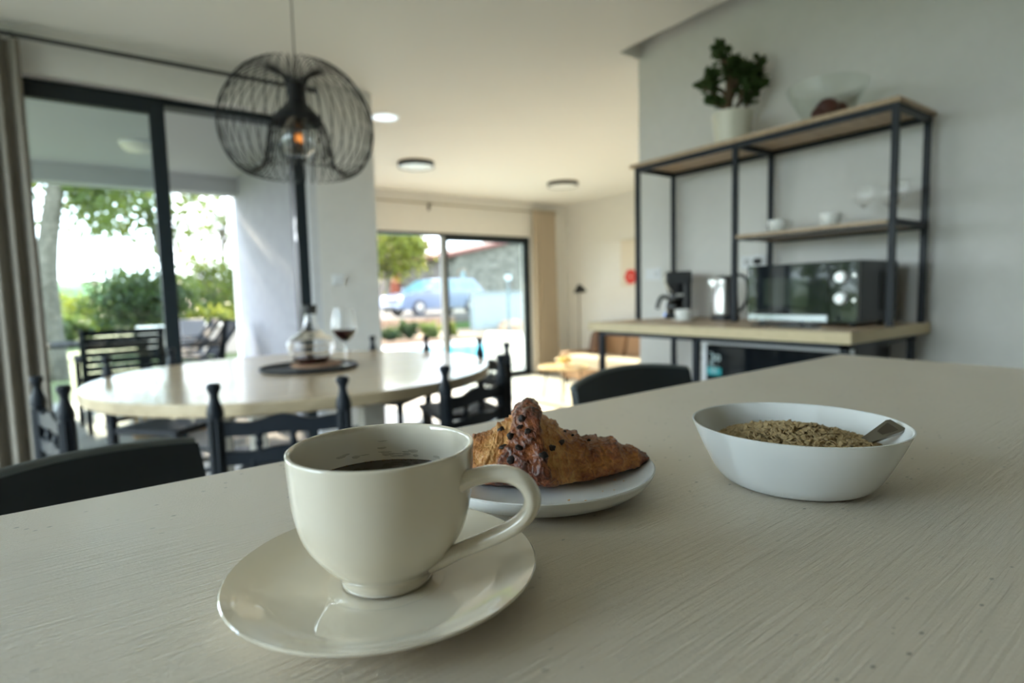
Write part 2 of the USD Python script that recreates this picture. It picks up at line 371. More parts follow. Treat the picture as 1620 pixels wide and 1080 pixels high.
# ------------------------------------------------------------------ kitchen counter (worktop) near the camera
TC = 0.985
white_wood = usdkit.material(stage, L + 'painted_wood_top', {
    'tc': ('texture_coordinate', {}), 'mp': ('mapping', {'scale': (16, 420, 1)}), 'rz': ('vector_rotate', {'rotate_type': 'z_axis', 'angle': -0.035}),
    'n1': ('noise_texture', {'scale': 1.0, 'detail': 5.0, 'roughness': 0.65, 'distortion': 0.35}),
    'n2': ('noise_texture', {'scale': 900.0, 'detail': 3.0, 'roughness': 0.6}),
    'n3': ('noise_texture', {'scale': 5.0, 'detail': 3.0}),
    'vo': ('voronoi_texture', {'scale': 130.0, 'randomness': 1.0}), 'vm': ('mapping', {'scale': (0.55, 1.0, 1.0)}),
    'sp': ('map_range', {'value': 0.0, 'from_min': 0.05, 'from_max': 0.13, 'clamp': True}),
    'pn': ('map_range', {'value': 0.0, 'from_min': 0.46, 'from_max': 0.56, 'clamp': True}),
    'sf': ('math', {'math_type': 'maximum', 'value1': 0.0, 'value2': 0.0}),
    'r': ('rgb_ramp', {'ramp': [(0.3, (0.725, 0.630, 0.500)), (0.7, (0.780, 0.690, 0.560))]}),
    'dk': ('mix_color', {'fac': 0.0, 'a': (0.32, 0.28, 0.21), 'b': (0, 0, 0)}),
    'ad': ('math', {'math_type': 'multiply_add', 'value1': 0.0, 'value2': 0.18, 'value3': 0.0}),
    'wk': ('map_range', {'value': 0.0, 'from_min': 0.35, 'from_max': 0.65, 'to_min': 0.15, 'to_max': 1.0, 'clamp': True}),
    'ml': ('math', {'math_type': 'multiply', 'value1': 0.0, 'value2': 0.0}),
    'b': ('bump', {'strength': 1.0, 'distance': 0.0018}),
    'p': ('principled_bsdf', {'roughness': 0.36, 'specular_ior_level': 0.5})},
    [('tc.object', 'rz.vector'), ('rz.vector', 'mp.vector'), ('mp.vector', 'n1.vector'), ('tc.object', 'n2.vector'), ('tc.object', 'n3.vector'),
     ('tc.object', 'vm.vector'), ('vm.vector', 'vo.vector'), ('vo.distance', 'sp.value'), ('n3.fac', 'pn.value'), ('sp.result', 'sf.value1'), ('pn.result', 'sf.value2'),
     ('n3.fac', 'r.fac'), ('sf.value', 'dk.fac'), ('r.color', 'dk.b'), ('dk.result', 'p.base_color'),
     ('n3.fac', 'wk.value'), ('n1.fac', 'ml.value1'), ('wk.result', 'ml.value2'), ('n2.fac', 'ad.value1'), ('ml.value', 'ad.value3'), ('ad.value', 'b.height'), ('b.normal', 'p.normal')], surface='p.BSDF')
ct = thing('kitchen_counter', 'white painted wooden breakfast counter that carries the cup, the croissant and the bowl', 'counter')
C0, C1, C2, C3 = (-1.7, 0.413), (1.132, 0.507), (1.062, -0.22), (-1.7, -0.26)
top = prism([C3, C2, C1, C0], 0.036)
top.apply_translation([0, 0, TC - 0.036])
part(ct, 'worktop', top, white_wood, smooth=False)
part(ct, 'body', box(-1.65, 0.95, -0.2, 0.12, 0.08, TC - 0.036), ext_mat)
part(ct, 'plinth', box(-1.62, 0.93, -0.16, 0.09, 0.0, 0.08), frame_mat)

# cup on its saucer
def saucer_mesh(R, h, foot, n=96, lip=0.0022):
    pr = smoothprof([(0.0, 0.0042), (foot * 0.9, 0.0042), (foot * 1.15, 0.0048), (R * 0.72, h * 0.50), (R * 0.93, h * 0.86), (R - 0.0006, h - 0.0004)], 8)
    un = smoothprof([(R, h - 0.0010), (R - 0.0012, h - lip), (R * 0.90, h * 0.62), (R * 0.66, h * 0.16), (foot * 1.02, 0.0008), (foot * 0.93, 0.0)], 8)
    return lathe(np.vstack([pr, un, [[foot * 0.9, 0.0012], [0.0, 0.0012]]]), n)
SX, SY = 0.0955, 0.2334
s1 = thing('saucer', 'white porcelain saucer under the large coffee cup in front', 'saucer', (SX, SY, TC))
part(s1, 'dish', saucer_mesh(0.0670, 0.0132, 0.025), porcelain, smooth=50)

def handle_mesh(rim, z0, z1, out, w=0.0095, t=0.0070, n=40):
    """Ear-shaped strap in the xz plane, x outwards."""
    k = out / 0.0305
    raw = [(-0.0035, -0.0010), (0.0020, 0.0008), (0.0105, 0.0034), (0.0195, 0.0034), (0.0260, 0.0000), (0.0288, -0.0065), (0.0260, -0.0138), (0.0183, -0.0207), (0.0070, -0.0269), (-0.0046, -0.0330), (-0.0142, -0.0388), (-0.0190, -0.0412)]
    pts = smoothprof([(rim + a * k, z0 - 0.0010 + b * k * (z0 - z1) / 0.0308) for a, b in raw], 7)
    path = np.c_[pts[:, 0], np.zeros(len(pts)), pts[:, 1]]
    u = np.linspace(0, 1, len(pts))
    rad = (t / 2) * (1 + 0.60 * np.exp(-u / 0.06) + 0.10 * np.exp(-(1 - u) / 0.06))
    return tube(path, rad, 20, flat=(w / t, 1.0))
cup_r, cup_h = 0.0405, 0.0602
c1 = thing('coffee_cup', 'large white porcelain cup half full of black coffee in the foreground', 'cup', (SX + 0.001, SY + 0.001, TC + 0.0052), math.atan2(-0.80, 0.60))
outer = smoothprof([(0.0, 0.0), (0.0182, 0.0), (0.0196, 0.0008), (0.0216, 0.0052), (0.0280, 0.0118), (0.0347, 0.0215), (0.0382, 0.0335), (0.0396, 0.0470), (cup_r - 0.0002, cup_h - 0.0012)], 8)
lipp = [(cup_r - 0.0003, cup_h - 0.0004), (cup_r - 0.0009, cup_h), (cup_r - 0.0019, cup_h - 0.0002), (cup_r - 0.0024, cup_h - 0.0012)]
inner = smoothprof([(cup_r - 0.0026, cup_h - 0.003), (0.0371, 0.0470), (0.0356, 0.0335), (0.0322, 0.0225), (0.0250, 0.0132), (0.0150, 0.0065), (0.0, 0.0055)], 8)
part(c1, 'bowl', lathe(np.vstack([outer, lipp, inner]), 128), porcelain, smooth=60)
part(c1, 'handle', handle_mesh(0.0403, 0.0481, 0.0180, 0.0299, w=0.0096, t=0.0068), porcelain, smooth=True)
cz = 0.0424
coffee_mat = plain('coffee', (0.012, 0.005, 0.002), 0.08, 0.18)
foam_mat = noise_two('coffee_froth', (0.16, 0.09, 0.03), (0.34, 0.22, 0.09), 900.0, 0.5)
cof = obj('coffee', moved(lathe([(0, -0.004), (0.0361, -0.004), (0.0367, 0.0), (0.0, 0.0)], 96), (SX + 0.001, SY + 0.001, TC + 0.0052 + cz)), coffee_mat, 'dark coffee standing in the large cup in front', 'coffee', smooth=30)
froth = []
for k in range(150):
    a = rng.uniform(0, 2 * math.pi); rr = 0.0363 - abs(rng.normal(0, 0.0006))
    b = trimesh.creation.icosphere(subdivisions=1, radius=rng.uniform(0.00018, 0.00050))
    b.apply_translation([SX + .001 + rr * math.cos(a), SY + .001 + rr * math.sin(a), TC + 0.0052 + cz])
    froth.append(b)
obj('coffee_froth', cat(*froth), foam_mat, 'ring of small light brown bubbles along the edge of the coffee', 'froth', kind='stuff', smooth=True)
# dried coffee marks on the inner wall: thin raised stains
stain_mat = plain('coffee_stain', (0.58, 0.51, 0.39), 0.12)
st = []
for k in range(26):
    a = rng.normal(1.15, 0.40); z = cz + 0.0012 + abs(rng.normal(0, 0.0022)) * (1.0 if k % 5 else 2.0)
    rr = np.interp(z, inner[::-1, 1], inner[::-1, 0])
    b = trimesh.creation.icosphere(subdivisions=1)
    b.apply_scale([0.00012, rng.uniform(0.0014, 0.0044), rng.uniform(0.0003, 0.0010)])
    b.apply_transform(trimesh.transformations.rotation_matrix(a, [0, 0, 1]))
    b.apply_translation([rr * math.cos(a), rr * math.sin(a), z])
    st.append(b)
stm = cat(*st)
stm.apply_transform(trimesh.transformations.rotation_matrix(-math.atan2(-0.80, 0.60), [0, 0, 1]))
part(c1, 'coffee_stain', stm, stain_mat, smooth=True, kind='stuff', label='dried coffee marks on the inside')

# croissant on its plate
PX, PY = 0.2345, 0.2980
pl = thing('plate', 'small white plate under the chocolate croissant', 'plate', (PX, PY, TC))
pR, pH = 0.0768, 0.0150
part(pl, 'dish', lathe(np.vstack([smoothprof([(0.0, 0.0042), (0.042, 0.0042), (0.058, 0.0062), (0.070, 0.0105), (pR - 0.0008, pH - 0.0002)], 8),
    smoothprof([(pR, pH - 0.0008), (pR - 0.0006, pH - 0.0026), (0.0728, 0.0075), (0.064, 0.0022), (0.052, 0.0004), (0.044, 0.0)], 8), [[0.042, 0.0012], [0.0, 0.0012]]]), 112), bowl_white, smooth=50)
def croissant():
    # u runs from the end behind the cup to the tip on the right; height and half depth above the plate
    us = np.array([0.00, 0.05, 0.13, 0.205, 0.286, 0.335, 0.40, 0.445, 0.475, 0.54, 0.62, 0.70, 0.81, 0.875, 0.955, 1.0])
    hs = np.array([0.008, 0.018, 0.0262, 0.0300, 0.0372, 0.0430, 0.0485, 0.0470, 0.0395, 0.0340, 0.0265, 0.0230, 0.0230, 0.0182, 0.0150, 0.0095])
    ws = np.array([0.006, 0.014, 0.023, 0.029, 0.033, 0.035, 0.038, 0.040, 0.0405, 0.036, 0.030, 0.026, 0.020, 0.016, 0.011, 0.005])
    lift = np.array([0.003, 0.001, 0, 0, 0, 0, 0, 0, 0, 0.0, 0.0003, 0.0012, 0.0028, 0.0042, 0.0065, 0.0080])
    sharp = np.array([1.0, 1.0, 1.05, 1.15, 1.35, 1.5, 1.6, 1.55, 1.35, 1.2, 1.05, 1.0, 1.0, 1.0, 1.0, 1.0])
    nu, nv = 460, 220
    from scipy.interpolate import PchipInterpolator as PI_
    U1 = np.linspace(0, 1, nu)
    H, Wd, Lf, Sh = (PI_(us, a)(U1)[:, None] for a in (hs, ws, lift, sharp))
    U, T = np.meshgrid(U1, np.arange(nv) * 2 * np.pi / nv, indexing='ij')
    c, s = np.cos(T), np.sin(T)
    half = 0.40
    def base(extra):
        y = np.sign(c) * np.abs(c) ** 0.88 * (Wd + extra * 1.1)
        zu = Lf + H * half + (H * (1 - half) - Lf + extra * 1.1) * np.maximum(s, 0) ** Sh
        zl = Lf + H * half * (1 - np.maximum(-s, 0) ** 0.45)
        return np.stack([(U - 0.5) * 0.137, y, np.where(s >= 0, zu, zl)], -1)
    P0 = base(np.zeros_like(U))
    h = np.clip(P0[..., 2] / (H + 1e-6), 0, 1)
    wob = (meshkit.fbm(np.stack([U * 9, c * 2.2, h * 4.5], -1) + 4, 3, 31) - 0.5) * 0.045
    X = U + wob
    eL, eR = 0.325 - 0.165 * (1 - h), 0.445 + 0.080 * (1 - h) ** 1.2
    flap = 1 / (1 + np.exp(-(X - eL) / 0.006)) / (1 + np.exp((X - eR) / 0.005))
    lay = 0.0034 * flap
    seam = []
    for e0, sl, am in ((0.535, 0.060, 0.0014), (0.650, 0.055, 0.0024), (0.745, 0.035, 0.0014), (0.830, 0.030, 0.0020), (0.935, 0.015, 0.0016)):
        e = e0 + sl * (1 - h)
        d = X - e
        lay += np.where(d < 0, am * np.exp(d / 0.045), 0) * (X > eR - 0.01) + np.where(d >= 0, am * np.exp(-d / 0.004), 0)
        seam.append(np.exp(-((d - 0.012) / 0.012) ** 2))
    for e0, sl, am in ((0.24, -0.12, 0.0016), (0.12, -0.05, 0.0020)):
        e = e0 + sl * (1 - h)
        d = e - X
        lay += np.where(d < 0, am * np.exp(d / 0.03), 0) * (X < eL + 0.01) + np.where(d >= 0, am * np.exp(-d / 0.004), 0)
    P = base(lay)
    dR, dL = X - eR, eL - X
    stri = meshkit.fbm(np.stack([np.minimum(np.abs(dR), np.abs(dL)) * 150, h * 5, c * 2], -1) + 2, 3, 8) - 0.5
    blis = meshkit.fbm(P * np.array([150, 130, 150]) + 3, 4, 11) - 0.5
    fine = meshkit.fbm(P * 620 + 7, 3, 5) - 0.5
    side = np.exp(-(np.where(dR > 0, dR, 9) / 0.09) ** 2) + np.exp(-(np.where(dL > 0, dL, 9) / 0.14) ** 2)
    amp = blis * 0.0056 + stri * side * 0.0052 + fine * 0.0017
    V = P.reshape(-1, 3)
    k = np.arange(nv); k2 = (k + 1) % nv
    f = np.vstack([np.c_[a * nv + k, a * nv + k2, (a + 1) * nv + k2, (a + 1) * nv + k] for a in range(nu - 1)])
    f = np.vstack([f[:, [0, 1, 2]], f[:, [0, 2, 3]]])
    e0 = len(V); V = np.vstack([V, P[0].mean(0), P[-1].mean(0)])
    f = np.vstack([f, np.c_[k2, k, np.full(nv, e0)], np.c_[(nu - 1) * nv + k, (nu - 1) * nv + k2, np.full(nv, e0 + 1)]])
    m = trimesh.Trimesh(V, f, process=False)
    if m.volume < 0:
        m.invert()
    A = np.zeros(len(V)); A[:e0] = (amp * np.clip(P[..., 2] / 0.010, 0, 1)).ravel()
    m.vertices = m.vertices + m.vertex_normals * A[:, None]
    m.vertices[:, 2] = np.maximum(m.vertices[:, 2], 0.0002)
    # how baked: the flap and the upper edges of the layers darkest, the torn seams beside the flap palest
    bk_ = 0.42 + 0.40 * flap + 0.9 * blis + 0.5 * fine + 0.7 * stri * side
    bk_ -= 0.34 * np.exp(-((dR - 0.045) / 0.05) ** 2) + 0.42 * np.exp(-((dL - 0.07) / 0.07) ** 2) * (dL > 0)
    bk_ += 0.30 * (X > 0.94) + 0.20 * np.exp(-((X - 0.79) / 0.05) ** 2) * h + 0.10 * np.exp(-((X - 0.69) / 0.04) ** 2)
    bk_ -= 0.16 * sum(seam) * (X > eR)
    bk_ -= 0.25 * np.clip(0.22 - h, 0, 1) / 0.22
    bake = np.full(len(V), 0.6); bake[:e0] = np.clip(bk_, 0, 1).ravel()
    return m, bake
cm, bake = croissant()
cro_mat = usdkit.material(stage, L + 'croissant_crust', {
    'at': ('attribute', {'attribute': 'baked'}), 'tc': ('texture_coordinate', {}),
    'n': ('noise_texture', {'scale': 420.0, 'detail': 4.0, 'roughness': 0.65}),
    'ad': ('math', {'math_type': 'multiply_add', 'value1': 0.0, 'value2': 0.5, 'value3': -0.25}),
    'sm': ('math', {'math_type': 'add', 'value1': 0.0, 'value2': 0.0, 'use_clamp': True}),
    'r': ('rgb_ramp', {'ramp': [(0.0, (0.70, 0.38, 0.13)), (0.22, (0.55, 0.22, 0.05)), (0.50, (0.30, 0.085, 0.014)), (0.75, (0.135, 0.030, 0.007)), (1.0, (0.045, 0.010, 0.004))]}),
    'ro': ('map_range', {'value': 0.0, 'from_min': 0.2, 'from_max': 0.9, 'to_min': 0.55, 'to_max': 0.17}),
    'b': ('bump', {'strength': 0.9, 'distance': 0.0016}),
    'p': ('principled_bsdf', {'specular_ior_level': 0.4, 'coat_weight': 0.35, 'coat_roughness': 0.18})},
    [('tc.object', 'n.vector'), ('n.fac', 'ad.value1'), ('ad.value', 'sm.value1'), ('at.fac', 'sm.value2'), ('sm.value', 'r.fac'), ('r.color', 'p.base_color'),
     ('sm.value', 'ro.value'), ('ro.result', 'p.roughness'), ('n.fac', 'b.height'), ('b.normal', 'p.normal')], surface='p.BSDF')
CRX, CRY, CRA = PX + 0.0098, PY + 0.0015, math.atan2(-0.575, 0.818)
cr = thing('croissant', 'baked chocolate croissant with a high peak on the small white plate', 'croissant', (CRX, CRY, TC + 0.0046), CRA)
cp = part(cr, 'crust', cm, cro_mat, smooth=True)
UsdGeom.PrimvarsAPI(cp).CreatePrimvar('baked', Sdf.ValueTypeNames.FloatArray, 'vertex').Set([float(b) for b in bake])
choc = plain('dark_chocolate', (0.012, 0.007, 0.005), 0.45, 0.3)
fn = cm.face_normals; tri = cm.triangles_center
for qi, q in enumerate(((-0.0197, -0.0243, 0.0395), (-0.0151, -0.0303, 0.0375), (-0.0260, -0.0257, 0.0338), (-0.0311, -0.0260, 0.0269), (-0.0206, -0.0346, 0.0284), (-0.0263, -0.0349, 0.0211), (-0.0059, -0.0414, 0.0255), (-0.0001, -0.0318, 0.0269), (0.0065, -0.0257, 0.0292), (-0.0177, -0.0217, 0.0441), (-0.0330, -0.0120, 0.0370))):
    front = np.where(fn[:, 1] < -0.1)[0]
    k = front[np.argmin(((tri[front] - np.array(q)) ** 2).sum(1))]
    chip = blob((0, 0, 0), (1.15, 1.15, 1.15), 2, 0.55, 1.3, qi)
    chip.apply_scale([rng.uniform(0.0017, 0.0028), 0.0015, rng.uniform(0.0014, 0.0022)])
    chip.apply_transform(trimesh.transformations.rotation_matrix(rng.uniform(-.6, .6), [0, 1, 0]))
    chip.apply_translation(tri[k] + fn[k] * 0.0002)
    part(cr, 'chocolate_chip', chip, choc, smooth=40)
for (ux, w) in ((0.62, 0.0012), (0.70, 0.0015), (0.58, 0.0011)):
    k = np.argmin(np.abs(tri[:, 0] - (ux - 0.5) * 0.137) * 3 - tri[:, 2] + np.abs(tri[:, 1] + 0.004) * 0.5)
    part(cr, 'chocolate_chip', trimesh.creation.icosphere(2, w).apply_translation(tri[k]), choc, smooth=True)
crm = []
for k in range(26):
    a = rng.uniform(0, 2 * math.pi); rr = rng.uniform(0.047, 0.060)
    b = trimesh.creation.icosphere(subdivisions=0, radius=rng.uniform(0.0003, 0.0009)); b.apply_scale([1.4, 1, 0.5])
    b.apply_translation([PX + rr * math.cos(a), PY + rr * math.sin(a), TC + 0.0047 + max(rr - 0.042, 0) * 0.13])
    crm.append(b)
obj('croissant_crumbs', cat(*crm), cro_mat, 'tiny brown pastry crumbs scattered on the small plate', 'crumbs', kind='stuff', smooth=False)

# cereal bowl
BX, BY = 0.3725, 0.1945
bw = thing('cereal_bowl', 'wide white bowl of rolled oats at the right end of the counter', 'bowl', (BX, BY, TC))
br, bh = 0.0662, 0.0402
po = smoothprof([(0.0, 0.0), (0.036, 0.0), (0.0440, 0.0012), (0.0495, 0.0060), (0.0552, 0.0160), (0.0610, 0.0280), (br - 0.0004, bh - 0.001)], 8)
pi_ = smoothprof([(br - 0.0018, bh - 0.0010), (0.0590, 0.0280), (0.0532, 0.0168), (0.0470, 0.0078), (0.040, 0.0042), (0.0, 0.0034)], 8)
part(bw, 'shell', lathe(np.vstack([po, [[br, bh - .0003], [br - .0007, bh], [br - .0014, bh - .0003]], pi_]), 128), bowl_white, smooth=60)
oat_mat = usdkit.material(stage, L + 'oat_flake', {
    'g': ('geometry', {}), 'tc': ('texture_coordinate', {}), 'n': ('noise_texture', {'scale': 700.0, 'detail': 3.0}),
    'r': ('rgb_ramp', {'ramp': [(0.0, (0.50, 0.36, 0.18)), (0.15, (0.74, 0.60, 0.38)), (0.5, (0.86, 0.76, 0.56)), (1.0, (0.97, 0.93, 0.80))]}),
    'nr': ('map_range', {'value': 0.0, 'from_min': 0.3, 'from_max': 0.7, 'to_min': 0.75, 'to_max': 1.0}), 'mx': ('mix_color', {'blend_type': 'multiply', 'fac': 1.0, 'a': (1, 1, 1), 'b': (1, 1, 1)}),
    'p': ('principled_bsdf', {'roughness': 0.7, 'specular_ior_level': 0.3})},
    [('g.random_per_island', 'r.fac'), ('tc.object', 'n.vector'), ('r.color', 'mx.a'), ('n.fac', 'nr.value'), ('nr.result', 'mx.b'), ('mx.result', 'p.base_color')], surface='p.BSDF')
fl = []
base_an = np.linspace(0, 2 * np.pi, 9, endpoint=False)
def oat_h(x, y):
    r = math.hypot(x, y)
    return 0.0300 + 0.0068 * math.exp(-((x + 0.004) ** 2 + (y - 0.002) ** 2) / 0.0007) - 0.0050 * (r / 0.05) ** 4
VV, FF = [], []
for k in range(3600):
    a = rng.uniform(0, 2 * math.pi); rr = 0.0505 * math.sqrt(rng.uniform(0, 1))
    x, y = rr * math.cos(a), rr * math.sin(a)
    z = oat_h(x, y) + rng.uniform(-0.0030, 0.0014)
    ra, rb = rng.uniform(0.0016, 0.0032), rng.uniform(0.0012, 0.0024)
    th = 0.00030
    ring = np.c_[ra * np.cos(base_an), rb * np.sin(base_an)] * (1 + rng.normal(0, 0.10, (9, 1)))
    cup_ = rng.uniform(-0.5, 0.5) * (ring ** 2).sum(1)[:, None] * 150
    v = np.vstack([np.c_[ring * 0.9, cup_ + th], np.c_[ring, cup_ - th], [[0, 0, th * 1.4]], [[0, 0, -th]]])
    R_ = trimesh.transformations.euler_matrix(rng.normal(0, 0.45), rng.normal(0, 0.45), rng.uniform(0, 6.28))[:3, :3]
    o = len(VV) * 20
    VV.append(v @ R_.T + [x, y, z])
    for q in range(9):
        q2 = (q + 1) % 9
        FF += [(o + 18, o + q, o + q2), (o + 19, o + 9 + q2, o + 9 + q), (o + q, o + 9 + q, o + 9 + q2), (o + q, o + 9 + q2, o + q2)]
om = trimesh.Trimesh(np.vstack(VV) + [BX, BY, TC], np.array(FF), process=False)
mound = lathe([(0, 0.0045), (0.032, 0.0048), (0.046, 0.0100), (0.0520, 0.0180), (0.0555, 0.0240), (0.050, 0.0245), (0.035, 0.0280), (0.018, 0.0325), (0.0, 0.0345)], 48)
mound.apply_translation([BX, BY, TC])
obj('rolled_oats', cat(om, mound), oat_mat, 'heap of dry rolled oats filling the white bowl', 'oats', kind='stuff', smooth=False)
# spoon standing in the bowl, its handle end over the right rim
sp = thing('spoon', 'steel spoon whose flat handle end leans over the right rim of the oat bowl', 'spoon')
steel = plain('spoon_steel', (0.30, 0.28, 0.245), 0.22, 0.5, 1.0)
_R, _D = np.array([0.812, -0.584, 0]), np.array([-0.584, -0.812, 0])
_B = np.array([BX, BY, 0])
tipP, botP = _B + _R * 0.0605 + _D * 0.012 + [0, 0, 1.0240], _B + _R * 0.010 + _D * 0.016 + [0, 0, 1.0010]
midP = (tipP + botP) / 2
ax_ = tipP - midP; ax_ /= np.linalg.norm(ax_)
sd_ = np.cross(ax_, [0, 0, 1.0]); sd_ /= np.linalg.norm(sd_); sd_ = sd_ * 0.94 + np.array([0, 0, 0.34]) * np.sign(sd_ @ np.array([0.584, 0.812, 0])); sd_ -= ax_ * (sd_ @ ax_); sd_ /= np.linalg.norm(sd_); nm_ = np.cross(sd_, ax_)
Lh = np.linalg.norm(tipP - botP)
def spoon_piece(prof, th):
    poly = [(w, l) for l, w in prof] + [(-w, l) for l, w in prof[::-1]]
    m = prism(poly, th)
    m.apply_translation([0, 0, -th / 2])
    M = np.eye(4); M[:3, 0], M[:3, 1], M[:3, 2], M[:3, 3] = sd_, ax_, nm_, botP
    m.apply_transform(M)
    return m
sph = part(sp, 'handle', spoon_piece([(0.0, 0.0022), (Lh * 0.5, 0.0026), (Lh * 0.75, 0.0050), (Lh * 0.96, 0.0070), (Lh, 0.0058)], 0.0016), steel)
part(sph, 'handle_groove', spoon_piece([(Lh * 0.76, 0.0022), (Lh * 0.86, 0.0035), (Lh * 0.93, 0.0042), (Lh * 0.935, 0.0036)], 0.0021), plain('spoon_dark', (0.16, 0.14, 0.12), 0.3, 0.5, 1.0))
sb = blob(botP + np.array([-0.009, 0.006, -0.004]), (0.014, 0.010, 0.003), 2, 0.0)
part(sp, 'spoon_bowl', sb, steel, smooth=True)

# ------------------------------------------------------------------ bar stools behind the counter
def bar_stool():
    t = thing('bar_stool', 'dark grey bar stool half turned behind the left end of the counter', 'bar stool', group=None)
    w = 0.190
    def back_panel():
        nx, nz = 25, 13
        out = []
        for side in (1, -1):
            g = np.zeros((nz, nx, 3))
            for i, zz in enumerate(np.linspace(0, 1, nz)):
                for j, xx in enumerate(np.linspace(-1, 1, nx)):
                    ww = w * (1.0 - 0.02 * zz)
                    topz = 0.945 - 0.016 * xx * xx
                    z = 0.70 + (topz - 0.70) * zz
                    y = -0.16 - (z - 0.7) * 0.20 + 0.035 * xx * xx + side * 0.009
                    g[i, j] = (xx * ww, y, z)
            out.append(g)
        V = np.vstack([out[0].reshape(-1, 3), out[1].reshape(-1, 3)])
        n = nz * nx; Fq = []
        for i in range(nz - 1):
            for j in range(nx - 1):
                a, b, c, d = i * nx + j, i * nx + j + 1, (i + 1) * nx + j + 1, (i + 1) * nx + j
                Fq += [(a, d, c, b), (n + a, n + b, n + c, n + d)]
        for i in range(nz - 1):
            for j in (0, nx - 1):
                a, d = i * nx + j, (i + 1) * nx + j
                Fq.append((a, n + a, n + d, d) if j == 0 else (a, d, n + d, n + a))
        for j in range(nx - 1):
            for i in (0, nz - 1):
                a, b = i * nx + j, i * nx + j + 1
                Fq.append((a, b, n + b, n + a) if i == 0 else (a, n + a, n + b, b))
        m = trimesh.Trimesh(*(lambda v, f: (v, np.vstack([f[:, [0, 1, 2]], f[:, [0, 2, 3]]])))(V, np.array(Fq)), process=False)
        m.fix_normals()
        return m
    part(t, 'backrest', back_panel(), stool_mat)
    xs = np.linspace(-1, 1, 25)
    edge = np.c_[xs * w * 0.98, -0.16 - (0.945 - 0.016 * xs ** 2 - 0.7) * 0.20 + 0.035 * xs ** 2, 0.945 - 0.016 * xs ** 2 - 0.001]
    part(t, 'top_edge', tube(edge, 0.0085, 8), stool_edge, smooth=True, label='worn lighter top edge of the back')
    part(t, 'seat', rbox(-0.195, 0.195, -0.18, 0.19, 0.635, 0.675, 0.018, 4), stool_mat)
    for sx in (-1, 1):
        part(t, 'back_post', bar((sx * 0.15, -0.165, 0.63), (sx * 0.15, -0.185, 0.74), 0.022), stool_mat)
        for sy in (-1, 1):
            part(t, 'leg', bar((sx * 0.165, sy * 0.15, 0.64), (sx * 0.20, sy * 0.19, 0.0), 0.028), stool_mat)
    part(t, 'footrest', bar((-0.185, 0.175, 0.25), (0.185, 0.175, 0.25), 0.022), stool_mat)
    for sx in (-1, 1):
        part(t, 'stretcher', bar((sx * 0.185, -0.175, 0.30), (sx * 0.185, 0.175, 0.30), 0.02), stool_mat)
    return t
def place(t, x, y, rz, z=0.0):
    ops = UsdGeom.Xformable(t).GetOrderedXformOps()
    ops[0].Set(Gf.Vec3d(x, y, z)); ops[1].Set(math.degrees(rz))
st1 = bar_stool()
place(st1, 0.045, 0.600, math.radians(180 + 38))
dup(st1, (0.925, 0.655, 0), math.radians(183), 'dark grey bar stool whose arched back shows above the counter behind the croissant plate')

# ------------------------------------------------------------------ round dining table and its chairs
TX, TY, TT, TR = 0.831, 2.973, 0.755, 0.938
dt = thing('dining_table', 'large round oak dining table with a thick rounded edge by the open window', 'table', (TX, TY, 0))
ttop = lathe([(0, TT - 0.05), (TR - 0.012, TT - 0.05), (TR - 0.003, TT - 0.044), (TR - 0.001, TT - 0.008), (TR - 0.003, TT - 0.002), (TR - 0.006, TT)], 160)
part(dt, 'edge_band', ttop, table_side)
part(dt, 'tabletop', lathe([(0, TT - 0.004), (TR - 0.006, TT - 0.004), (TR - 0.006, TT + 0.0003), (0, TT + 0.0003)], 160), table_oak)
whitewash = plain('table_leg_white', (0.60, 0.57, 0.50), 0.5)
for a in (20, 110, 200, 290):
    x, y = 0.46 * math.cos(math.radians(a)), 0.46 * math.sin(math.radians(a))
    part(dt, 'leg', box(x - 0.04, x + 0.04, y - 0.04, y + 0.04, 0, TT - 0.05, .004), whitewash)
part(dt, 'apron', cat(bar((-0.42, -0.17, 0.66), (0.42, 0.17, 0.66), 0.03, 0.08), bar((0.17, -0.42, 0.66), (-0.17, 0.42, 0.66), 0.03, 0.08)), whitewash)

